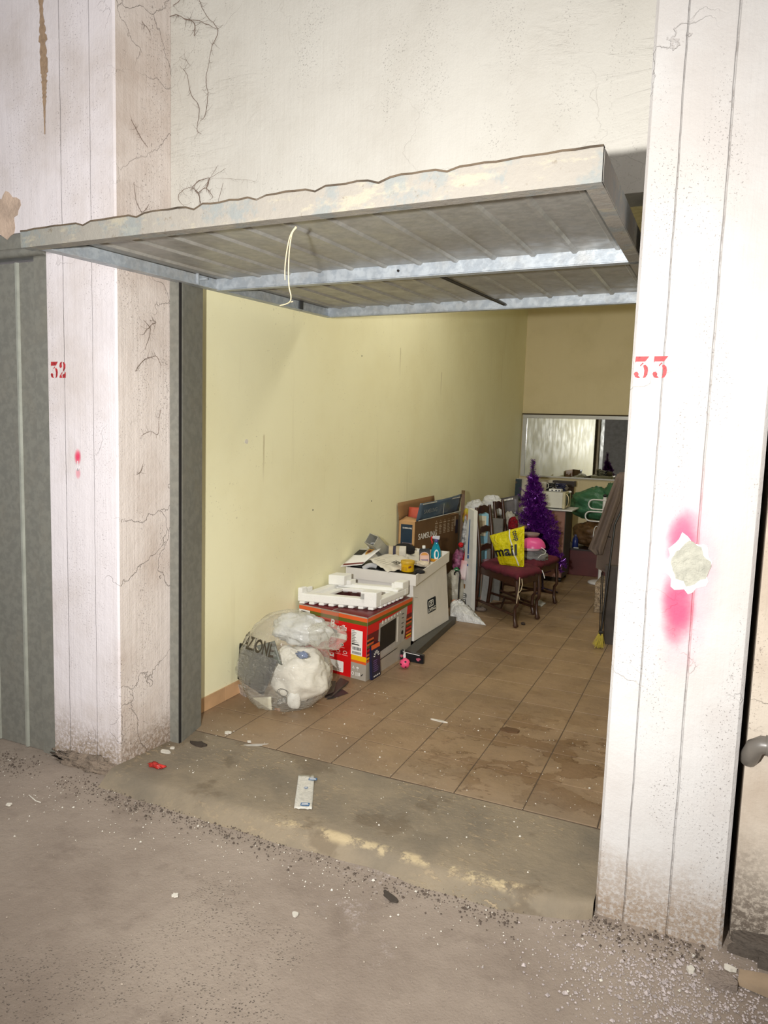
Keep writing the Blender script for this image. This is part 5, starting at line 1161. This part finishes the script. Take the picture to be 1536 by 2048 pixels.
while z < 1.24:
    for j in range(8 if z < 1 else 6):
        an = 2*pi*j/(8 if z < 1 else 6)+k*.7+R2.uniform(-.2, .2); R_ = rad(z)*R2.uniform(.8, 1.15)
        if sin(an) > .55 and z < .9: R_ *= .7
        d = Vector((cos(an), sin(an)*.8, 0)); p0 = sp(z); p1 = p0+d*R_*.55+up_*.07; p2 = p0+d*R_+up_*R2.uniform(-.02, .07); p2.x = min(p2.x, -1.42-.12*max(0, z-.7)/.3)
        branch(p0, p1, p2, .05, 800)
    z += .05; k += 1
# drooping lower right mass
for k in range(26):
    f = k/25; p0 = sp(.62-.3*f); p2 = Vector((-1.50+.17*f+R2.uniform(-.06, .03), 7.70-R2.uniform(-.03, .16), .72-.42*f+R2.uniform(-.05, .05))); p1 = (p0+p2)/2+Vector((R2.uniform(-.02, .06), -.05, .07))
    branch(p0, p1, p2, .055, 800)
for px_, py_ in ((1036, 988), (1032, 1024), (1040, 975)):   # stray branch tips on the left
    p2 = Y(px_, py_, 7.7); p0 = sp(p2.z-.12); branch(p0, (p0+p2)/2-up_*.01, p2, .026, 420)

# ---- cabinet, microwave and what stands on them
M_rose = mat('rose_brown_laminate', (142, 100, 84), .5, var=.06)
root = thing('cabinet', 'rose-brown cabinet on castors carrying the white microwave', 'cabinet', (-1.64, 8.6, 0))
b = B(); b.box(-1.96, 8.40, .055, -1.475, 8.80, .838); b.obj('body', mat('dark_side_laminate', (64, 60, 58), .5), root)
for z0, z1 in ((.06, .32), (.325, .58), (.585, .832)):
    b = B(); b.box(-1.955, 8.385, z0, -1.48, 8.40, z1); d_ = b.obj('drawer', M_rose, root, bevel=.003); b = B(); b.tube([(-1.77, 8.375, z1-.06), (-1.67, 8.375, z1-.06)], .006, 8); b.obj('handle', mat('brass_pull', (150, 120, 70), .4, .7), d_)
b = B(); b.box(-1.97, 8.37, .838, -1.40, 8.82, .85); b.obj('top_board', M_white, root)
for x in (-1.92, -1.51):
    for y in (8.44, 8.76): b = B(); b.tube([(x-.015, y, .028), (x+.015, y, .028)], .027, 12); b.obj('castor', M_black, root)
root = thing('microwave', 'white microwave oven seen side-on on the cabinet', 'microwave', (-1.62, 8.6, .85))
b = B(); b.box(-1.86, 8.42, .862, -1.525, 8.78, 1.045); b.obj('casing', mat('white_enamel', (214, 212, 200), .4, var=.04), root, bevel=.006)
b = B(); b.box(-1.525, 8.415, .86, -1.495, 8.785, 1.047); b.obj('door', mat('cream_plastic', (206, 196, 158), .4), root, bevel=.005)
b = B(); b.box(-1.496, 8.5, .89, -1.493, 8.7, 1.02); b.obj('door_window', M_black, root)
b = B(); b.tube([(-1.49, 8.45, .88), (-1.468, 8.45, .9), (-1.462, 8.45, .95), (-1.468, 8.45, 1.0), (-1.49, 8.45, 1.03)], .008, 8); b.obj('handle', mat('brass_handle', (190, 176, 140), .3, .5), root)
for x in (-1.83, -1.55): b = B(); b.box(x, 8.44, .85, x+.03, 8.76, .863); b.obj('foot', M_black, root)
root = thing('router', 'white network router with black sockets lying on the microwave', 'router', (-1.6, 8.5, 1.047))
b = B(); b.box(-1.695, 8.45, 1.049, -1.555, 8.56, 1.078); b.obj('casing', M_white, root, bevel=.006)
for x in (-1.665, -1.62, -1.585): b = B(); b.box(x, 8.447, 1.056, x+.02, 8.452, 1.07); b.obj('socket', M_black, root)
p = Y(1086, 980, 8.5); p.z = 1.046; root = thing('white_pitcher', 'white plastic pitcher on the microwave beside the tree', 'pitcher', p)
b = B(); b.lathe([(0, 0), (.032, 0), (.037, .006), (.041, .09), (.043, .105), (.039, .105), (.035, .01), (0, .008)], p, 24); b.obj('vessel', mat('offwhite_plastic', (196, 192, 180), .4), root)
b = B(); b.tube([p+Vector(v) for v in ((.038, 0, .09), (.062, 0, .085), (.06, 0, .04), (.036, 0, .03))], .005, 8); b.obj('handle', mat('offwhite_plastic', (196, 192, 180), .4), root)
for i, (px_, py_, c_, lb) in enumerate(((1100, 968, M_black, 'tangled black cable behind the router'), (1122, 962, mat('navy_cable', (30, 34, 70), .5), 'tangled dark blue cable beside the black one, right of router'), (1107, 962, M_white, 'tangled thin white cable over the pitcher side'))):
    b = B(); c0 = Y(px_, py_, 8.62+.02*i); c0.z = 1.09; pts = [c0+Vector((.07*sin(k*1.7+i), .04*cos(k*1.1+i), .045*sin(k*.9+i*2))) for k in range(42)]
    out = []
    for a_, d_ in zip(pts, pts[1:]): out += [a_, a_.lerp(d_, .5)]
    b.tube(out, .005 if i < 2 else .003, 6); tag(b.obj('cable', c_), lb, 'cable')
b = B(); p = Y(1128, 968, 8.66); b.ell((p.x, 8.68, 1.085), (.05, .04, .04), 24, 16, .2, 4, 3, ridge=.1); tag(b.obj('grey_hood', mat('grey_taupe_cloth', (120, 112, 100), .8)), 'taupe cloth bundle at the right end of the microwave top', 'cloth')
b = B(); p = Y(1137, 978, 8.46); b.ell((p.x+.02, 8.46, 1.056), (.018, .014, .012), 14, 10, .15, 3, 3); tag(b.obj('white_plug', M_white), 'small white plug on the microwave corner', 'plug')
root = thing('cream_board', 'cream painted board standing behind the tree under the mirror', 'board', (-2.2, 10.2, 0))
b = B(); b.box(-2.55, 10.35, 0, -1.75, 10.39, 1.07); b.obj('board', mat('cream_white_panel', (214, 206, 190), .6), root); 
b = B(); b.box(-2.56, 10.33, .75, -2.47, 10.352, 1.06); b.obj('poster', mat('petrol_orange_poster', (34, 54, 66), .5, col2=(196, 140, 40), vs=5), root)
b = B(); b.box(-2.0, 10.2, 1.0, -1.7, 10.36, 1.075); tag(b.obj('dark_shelf', mat('dark_brown_wood', (48, 34, 26), .5)), 'dark brown shelf top below the mirror behind the pitcher', 'shelf')
b = B(); b.box(-1.98, 10.21, 0, -1.72, 10.34, 1.0); tag(b.obj('low_cupboard', mat('dark_cupboard', (70, 52, 42), .6)), 'dark cupboard standing behind the microwave below the mirror', 'cupboard')

# ---- mirror on the back wall
root = thing('wall_mirror', 'large white-framed mirror on the ochre back wall', 'mirror', (-1.4, 10.78, 1.07))
mx0, mx1, mz0, mz1 = -2.6, -.25, 1.085, 2.0
F_ = mat('silver_white_frame', (206, 206, 204), .25, .2, var=.03)
for (x0, z0, x1, z1) in ((mx0, mz1-.05, mx1, mz1), (mx0, mz0, mx1, mz0+.02), (mx0, mz0+.02, mx0+.06, mz1-.05), (mx1-.06, mz0+.02, mx1, mz1-.05)):
    b = B(); b.box(x0, 10.755, z0, x1, 10.797, z1); b.obj('frame_bar', F_, root, bevel=.003)
t = NT('slightly_dusty_mirror'); o_ = t.obj(); M_mir = t.fin(t.mix(t.mt('MULTIPLY', t.step(t.noise(6, 4, .7, t.map(o_, (3, 1, .4))), .5, .8), .15), (.74, .76, .74, 1), (.55, .55, .52, 1)), .015, None, 1)
b = B(); b.box(mx0+.058, 10.775, mz0+.018, mx1-.058, 10.79, mz1-.048); b.obj('mirror_glass', M_mir, root)
b = B(); b.box(-2.615, 10.77, 2.0, -.2, 10.8, 2.018); tag(b.obj('shadow_gap', mat('shadow_gap_brown', (66, 52, 34), .8)), 'dark strip standing for the shadow gap on the wall right above the mirror', 'shadow')  # thin dark bar stands in for the shadow line over the mirror

# ---- green sack, brown bag, chest, bottle
root = thing('wooden_chest', 'low maroon wooden chest against the back, under the green sack', 'chest', (-1.25, 9.2, 0))
b = B(); b.box(-1.62, 8.98, 0, -.75, 9.55, .31); b.obj('chest_body', mat('maroon_varnish', (92, 34, 32), .4, var=.1), root, bevel=.004)
b = B(); b.box(-1.63, 8.96, .31, -.74, 9.56, .33); b.obj('chest_lid', mat('dark_lid_edge', (40, 24, 22), .4), root)
b = B(); b.ell((-1.28, 9.26, .49), (.23, .2, .165), 44, 30, .1, 2.2, 21, ridge=.12, flat=.332); tag(b.obj('brown_bag', mat('brown_leather_bag', (106, 76, 44), .5, var=.2, bump=.01, bs=12)), 'brown leather bag on the maroon chest under the green sack', 'bag')
b = B(); b.ell((-1.24, 9.3, .86), (.34, .22, .21), 52, 34, .1, 2.2, 22, ridge=.1, flat=.67); b.ell((-1.02, 9.25, 1.0), (.16, .14, .15), 36, 24, .15, 2.6, 23, ridge=.12)
tag(b.obj('green_sack', mat('green_plastic_sack', (66, 116, 84), .35, var=.12, bump=.015, bs=12)), 'big green plastic sack piled on the brown bag', 'bag')
p = Y(1150, 1092, 9.05); p.z = .331; root = thing('blue_bottle', 'small dark blue plastic bottle standing on the maroon chest', 'bottle', p)
b = B(); b.lathe([(0, 0), (.035, 0), (.038, .01), (.036, .1), (.02, .135), (.012, .14)], p, 20); b.obj('bottle_body', mat('deep_blue_plastic', (26, 42, 110), .25), root)
b = B(); b.lathe([(.014, .138), (.015, .14), (.015, .16), (0, .16)], p, 14); b.obj('cap', mat('blue_grey_cap', (90, 96, 140), .4), root)
b = B(); b.hexa([(-1.46, 8.98, .332), (-1.40, 8.98, .332), (-1.40, 9.0, .332), (-1.46, 9.0, .332), (-1.46, 8.98, .34), (-1.40, 8.98, .34), (-1.40, 9.0, .34), (-1.46, 9.0, .34)]); tag(b.obj('white_strip', M_white), 'tiny white strip on the chest edge by the blue bottle', 'strip')

# ---- white coat stand
root = thing('coat_stand', 'white metal stand with looped arms and round base', 'stand', (-1.08, 8.6, 0))
M_wm = mat('white_enamel_tube', (222, 220, 218), .3, var=.03)
b = B(); b.lathe([(0, 0), (.13, 0), (.135, .006), (.13, .02), (.1, .03), (.025, .036), (0, .036)], (-1.08, 8.6, 0), 36); b.obj('base', M_wm, root)
b = B(); b.tube([(-1.08, 8.6, .03), (-1.08, 8.6, 1.01)], .021, 16); b.obj('pole', M_wm, root)
b = B(); b.lathe([(.012, 1.01), (.02, 1.02), (.02, 1.035), (.008, 1.045), (0, 1.045)], (-1.08, 8.6, 0), 16); b.obj('finial', M_black, root)
for z, w in ((.92, .17), (.78, .2)):
    for s in (-1, 1):
        b = B(); h = .055; x0 = -1.08; pts = [(x0, 8.585, z+h)]+[(x0+s*(w-.05)+s*.055*sin(a), 8.585, z+h*cos(a)) for a in [pi*k/8 for k in range(9)]]+[(x0, 8.585, z-h)]
        b.tube(pts, .0085, 8); b.obj('arm_loop', M_wm, root)
b = B(); b.tube([(-1.15+.03*cos(k*pi/8), 8.58, .56+.11*sin(k*pi/8)) for k in range(17)], .005, 6); tag(b.obj('white_cable_coil', M_white), 'thin white cable coil hanging on the coat stand', 'cable')
# ---- coat on a rack beside the right pillar
root = thing('clothes_rack', 'black metal clothes rack mostly hidden behind the right pillar', 'rack', (-.45, 7.55, 0))
for y in (7.5, 7.75):
    b = B(); b.tube([(-.42, y, 0), (-.42, y, 1.55)], .012, 8); b.obj('post', M_black, root)
b = B(); b.tube([(-.42, 7.5, 1.55), (-.42, 7.75, 1.55)], .012, 8); b.obj('top_rail', M_black, root)
b = B(); b.tube([(-.42, 7.62, 1.55), (-.62, 7.6, 1.53), (-.78, 7.58, 1.42)], .009, 8); b.obj('hanger_arm', M_black, root)
root = thing('coat', 'taupe wool coat hanging beside the right pillar', 'coat', (-.85, 7.55, .3))
M_coat = mat('taupe_wool', (112, 98, 90), .9, var=.06, bump=.003, bs=120)
def cloth(b, outline, y0, depth, seed):
    """hanging cloth from left/right outline rows (px): list of (yl, xl, xr)"""
    nu = 24; rows = []
    for i in range(len(outline)-1):
        (a, l, r_), (a2, l2, r2) = outline[i], outline[i+1]; n = 5
        for k in range(n+(i == len(outline)-2)):
            f = k/n; rows.append((a+(a2-a)*f, l+(l2-l)*f, r_+(r2-r_)*f))
    vs = []; fs = []; nr = len(rows)
    for s in (0, 1):
        for i, (py, l, r_) in enumerate(rows):
            A_, C_ = Y(l, py, y0), Y(r_, py, y0)
            for j in range(nu+1):
                u = j/nu; p = A_.lerp(C_, u); fold = .018*sin(u*11+seed)*min(1, i/6)+.01*noise.noise(Vector((u*4, i*.1, seed)))
                vs.append(p+Vector((0, fold+(depth if s else 0)*(sin(pi*u)**.5), 0)))
    w = nu+1; N = w*nr
    for i in range(nr-1):
        for j in range(nu): a = i*w+j; fs += [(a, a+w, a+w+1, a+1), (N+a, N+a+1, N+a+w+1, N+a+w)]
    rim = [j for j in range(nu)]+[i*w+nu for i in range(nr-1)]+[(nr-1)*w+j for j in range(nu, 0, -1)]+[i*w for i in range(nr-1, 0, -1)]
    for a, d in zip(rim, rim[1:]+rim[:1]): fs.append((a, d, N+d, N+a))
    b.add(vs, fs, 0, True)
b = B(); cloth(b, [(945, 1238, 1262), (990, 1222, 1275), (1045, 1205, 1280), (1085, 1196, 1283), (1136, 1191, 1285), (1146, 1210, 1280)], 7.55, .14, 1); b.obj('coat_body', M_coat, root)
b = B(); cloth(b, [(948, 1234, 1250), (1000, 1213, 1240), (1050, 1196, 1222), (1098, 1176, 1207), (1110, 1190, 1204)], 7.42, .08, 3); b.obj('sleeve', M_coat, root)
b = B(); A = [Y(1199, 1071, 7.54), Y(1222, 1075, 7.54), Y(1222, 1073, 7.54), Y(1199, 1069, 7.54)]; b.add([a-Vector((0, .022, 0)) for a in A], [(0, 1, 2, 3)]); b.obj('pocket_welt', M_dark, root)
# wrapped parcel, dark frame stack and broom beside the pillar
b = B(); b.box(-.93, 7.1, 0, -.6, 7.5, .3); o = tag(b.obj('wrapped_parcel', mat('glossy_wrapped_kraft', (170, 150, 124), .15, var=.3, vs=30, bump=.03, bs=30), bevel=.01), 'film-wrapped beige parcel under the hanging coat', 'parcel')
root = thing('folded_table', 'dark folded table frame upright beside the right pillar', 'table', (-.62, 6.2, 0))
b = B(); b.hexa([(-.70, 6.05, .0), (-.45, 6.05, .0), (-.45, 6.12, .0), (-.70, 6.12, .0), (-.715, 6.0, .66), (-.46, 6.0, .66), (-.46, 6.07, .66), (-.715, 6.07, .66)]); b.obj('table_top', mat('dark_taupe_panel', (70, 64, 60), .3, var=.2), root)
for x in (-.735, -.722): b = B(); b.tube([(x+.008, 6.03, .0), (x-.006, 5.99, .6)], .0045, 6); b.obj('leg_tube', M_black, root)
root = thing('broom', 'broom with yellow bristles beside the right pillar', 'broom', (-.72, 5.88, 0))
b = B(); b.tube([(-.705, 5.9, .1), (-.66, 5.97, 1.0), (-.55, 6.0, 1.3)], .009, 8); b.obj('handle', M_black, root)
b = B(); b.tube([(-.72, 5.895, .13), (-.69, 5.905, .13)], .014, 8); b.obj('head', M_black, root)
b = B()
for k in range(90):
    x0 = -.72+.03*RND.random(); d = Vector((RND.uniform(-.05, .03), RND.uniform(-.04, .02), -.128+RND.uniform(0, .03))); b.tube([Vector((x0, 5.9, .13)), Vector((x0, 5.9, .13))+d], .0016, 3)
b.obj('bristles', mat('yellow_bristle', (198, 180, 70), .6), root, kind='stuff')

# ------------------------------------------------------------------ litter on the floor
root = thing('paper_ticket', 'white and blue printed paper slip lying on the threshold', 'paper', Z(608, 1585))
C = [Z(588, 1618, .003), Z(624, 1620, .003), Z(629, 1552, .003), Z(597, 1551, .003)]
b = B(); b.sheet([c_+up_*.004 for c_ in C], 8, 14, .0012, 0, .0025); b.obj('slip', mat('printed_security_paper', (214, 210, 198), .7, var=.12, vs=90), root)
Ft = frame(C[0]+up_*.0065, C[1]-C[0], C[3]-C[0]); w_, h_ = (C[1]-C[0]).length, (C[3]-C[0]).length; b = B(Ft)
for y0_, x0_, ww, hh in ((.06, .3, .5, .09), (.56, .2, .22, .05), (.82, .3, .5, .08)):
    rr(b, w_*x0_, h_*y0_, w_*(x0_+ww), h_*(y0_+hh), .004, 0, .001); b.rect(w_*(x0_+.1*ww), h_*(y0_+.55*hh), w_*(x0_+.8*ww), h_*(y0_+.75*hh), 1, .0018); b.rect(w_*(x0_+.1*ww), h_*(y0_+.25*hh), w_*(x0_+.9*ww), h_*(y0_+.42*hh), 1, .0018)
for k in range(9): b.rect(w_*.15, h_*(.2+.035*k), w_*.85, h_*(.203+.035*k), 2, .001)
b.obj('print', [mat('steel_blue_print', (58, 108, 156), .5), M_wink, mat('pale_grey_print', (180, 174, 166), .7)], root)
b = B(); p = Z(312, 1534); b.ell((p.x, p.y, .008), (.045, .018, .012), 26, 12, .3, 3, 3, ridge=.25, flat=.0015); tag(b.obj('red_wrapper', mat('red_crumpled_wrapper', (206, 52, 44), .3, col2=(120, 30, 26), vs=30)), 'crumpled red wrapper on the threshold by the left pillar', 'wrapper')
def chip(px, py, rx, ry, m, label, cat='debris', z=0, seed=1, h=.006, name='flake', rot=0):
    p = Z(px, py, z); q = ragged(0, 0, rx, ry, 12, .3, seed); c_, s_ = cos(rot), sin(rot); b = B(); b.prism([(p.x+x*c_-y*s_, p.y+x*s_+y*c_) for x, y in q], z, z+h); return tag(b.obj(name, m), label, cat)
M_pl = mat('white_plaster_flake', (226, 220, 206), .9)
chip(332, 1504, .03, .016, M_pl, 'white plaster flake beside the left door track', z=0, seed=2)
chip(345, 1497, .014, .01, M_pl, 'small plaster flake just beyond the larger one by the track', seed=3)
chip(456, 1466, .018, .016, M_pl, 'white plaster flake left of the white smear on the threshold', seed=4)
chip(498, 1484, .01, .008, M_pl, 'tiny white flake at the foot of the white smear', seed=5)
chip(880, 1443, .05, .009, M_pl, 'pale wood splinter lying on the tiles', seed=6, name='splinter', rot=-.05)
chip(1020, 1462, .05, .03, mat('brown_dry_leaves', (98, 72, 46), .9), 'dry brown leaf litter lump on a tile', seed=7, h=.01, name='leaf_litter')
chip(508, 1490, .07, .012, mat('white_paint_smear', (196, 190, 180), .9), 'white paint smear on the threshold', 'smear', seed=8, h=.0012, name='paint_smear', rot=.6)
chip(398, 1490, .05, .02, mat('dark_dirt', (66, 56, 46), .95), 'dark dirt clump by the foot of the door track', seed=9, h=.012, name='dirt_clump')
chip(780, 1795, .04, .014, mat('dark_scrap', (70, 62, 54), .95), 'dark scrap on the street below the step', z=-.055, seed=10, name='scrap', rot=-.5)
chip(590, 1830, .013, .011, M_pl, 'small pale chip on the street, lower middle', z=-.055, seed=11)
chip(350, 1792, .011, .01, M_pl, 'small white chip on the street, lower left', z=-.055, seed=12)
chip(18, 1610, .014, .010, M_pl, 'small white chip on the street before the closed door', z=-.055, seed=13)
b = B(); b.tube([Z(58, 1590, -.055), Z(72, 1602, -.05), Z(82, 1605, -.055)], .0025, 5); tag(b.obj('twig', M_pl), 'thin pale twig on the street before the closed door', 'twig')
chip(1445, 1968, .045, .03, mat('grey_stone_chunk', (150, 136, 124), .9, bump=.01), 'flat grey stone chunk on the street by the right pillar', z=-.06, seed=14, h=.025, name='stone')
chip(1383, 1942, .012, .014, M_pl, 'white plaster piece left of the stone chunk', z=-.058, seed=15, h=.012)
chip(1460, 1940, .018, .009, M_pl, 'white plaster piece above the stone chunk', z=-.058, seed=16, h=.012)
root = thing('wood_offcut', 'broken tan wood offcut at the far right edge of the street', 'wood', Z(1515, 1975, -.05))
b = B(); P = [Z(1478, 1950, -.055), Z(1475, 1970, -.055), Z(1545, 2000, -.055), Z(1560, 1965, -.055)]; b.hexa(P+[p+up_*.022 for p in P]); b.obj('offcut', mat('tan_wood', (170, 148, 122), .8, var=.15), root)
# dust, grit and crumbs that nobody could count
R3 = random.Random(7)
def grit(name, label, n, fn, m, r0, r1):
    b = B()
    for k in range(n):
        x, y, z = fn(); r = R3.uniform(r0, r1)*(1 if R3.random() < .9 else 2); a = R3.uniform(0, pi)
        c_, s_ = cos(a)*r, sin(a)*r*R3.uniform(.4, 1); h = r*R3.uniform(.4, .9)
        b.add([(x+c_, y+s_, z-.001), (x-s_, y+c_, z-.001), (x-c_, y-s_, z-.001), (x+s_, y-c_, z-.001), (x, y, z+h)], [(0, 1, 4), (1, 2, 4), (2, 3, 4), (3, 0, 4)])
    tag(b.obj(name, m), label, 'debris', kind='stuff')
def along():
    x = R3.uniform(-3.3, .1); return (x, 2.44+R3.gauss(0, .05)+(.1 if x > -.5 else 0), -.058)
grit('grit', 'dark grit gathered along the foot of the step', 2600, along, mat('dark_grit', (92, 80, 70), .95), .0018, .005)
grit('crumbs', 'white plaster crumbs strewn along the step and street', 700, lambda: (R3.uniform(-3.3, .4), 2.42+R3.gauss(0, .16)-.1*R3.random(), -.057), M_pl, .001, .004)
grit('crumbs', 'pale rubble crumbs heaped on the street by the right pillar', 2600, lambda: (lambda x, y: (x, y, -.058))(min(.6, R3.gauss(.05, .22)), 2.33+R3.gauss(0, .13)), mat('pinkish_rubble', (196, 184, 180), .9, var=.2, vs=60), .0015, .0055)
grit('crumbs', 'fine white crumbs on the threshold and front tiles', 420, lambda: (R3.uniform(-2.5, -.35), R3.uniform(2.62, 4.2), .0015), M_pl, .001, .0035)
grit('crumbs', 'scattered fine crumbs over the open street', 900, lambda: (R3.uniform(-3.2, .5), R3.uniform(.9, 2.35), -.058), mat('tan_crumbs', (184, 170, 154), .9), .0008, .0026)
# ---- outer right corner: pipe and broken footing
root = thing('waste_pipe', 'grey plastic waste pipe elbow emerging from the outer right wall', 'pipe', (.2, 2.66, .7))
M_pipe = mat('grey_pvc', (120, 114, 106), .35, var=.1)
b = B(); b.tube([(.192, 2.69, .60), (.196, 2.655, .63), (.205, 2.645, .66), (.225, 2.64, .675), (.26, 2.64, .675), (.5, 2.64, .672)], .03, 16); b.obj('pipe_run', M_pipe, root)
b = B(); b.tube([(.235, 2.64, .675), (.25, 2.64, .675)], .034, 16); b.obj('joint_ring', M_pipe, root)
b = B(); b.prism(ragged(.45, 2.62, .27, .06, 40, .2, 3), -.07, -.035); b.prism(ragged(.34, 2.645, .14, .035, 24, .3, 5), -.04, -.01); tag(b.obj('broken_footing', mat('broken_dark_concrete', (104, 94, 84), .95, var=.2, bump=.02, bs=18)), 'dark broken concrete footing at the base of the outer right wall', 'concrete')
b = B(); b.ell((-2.72, 2.6, -.045), (.26, .05, .05), 40, 20, .3, 5, 8); tag(b.obj('dirt_heap', mat('dusty_dirt_heap', (140, 124, 108), .95, var=.15, bump=.02, bs=30)), 'dusty crumbled dirt at the foot of the left pillar', 'dirt')
# ---- small fixings on the yellow wall
b = B(frame(X(493, 883, -2.619), (0, -1, 0), (0, 0, 1))); b.prism(ragged(0, 0, .02, .014, 12, .3, 3), 0, .006); tag(b.obj('wall_plug', M_pl), 'white filler blob on the yellow wall with a run below it', 'filler')
for i, (x_, y_) in enumerate(((724, 712), (626, 1020), (743, 1002), (1056, 698))):
    p = X(x_, y_, -2.619); b = B(frame(p, (0, -1, 0), (0, 0, 1))); b.prism([(.006*cos(k), .006*sin(k)) for k in range(6)], 0, .003)
    tag(b.obj('nail', M_dark), ('small dark nail high in the middle of the yellow wall', 'dark nail low on the yellow wall above the sack', 'dark nail hole left of the television carton', 'dark nail in the far corner of the yellow wall')[i], 'nail')
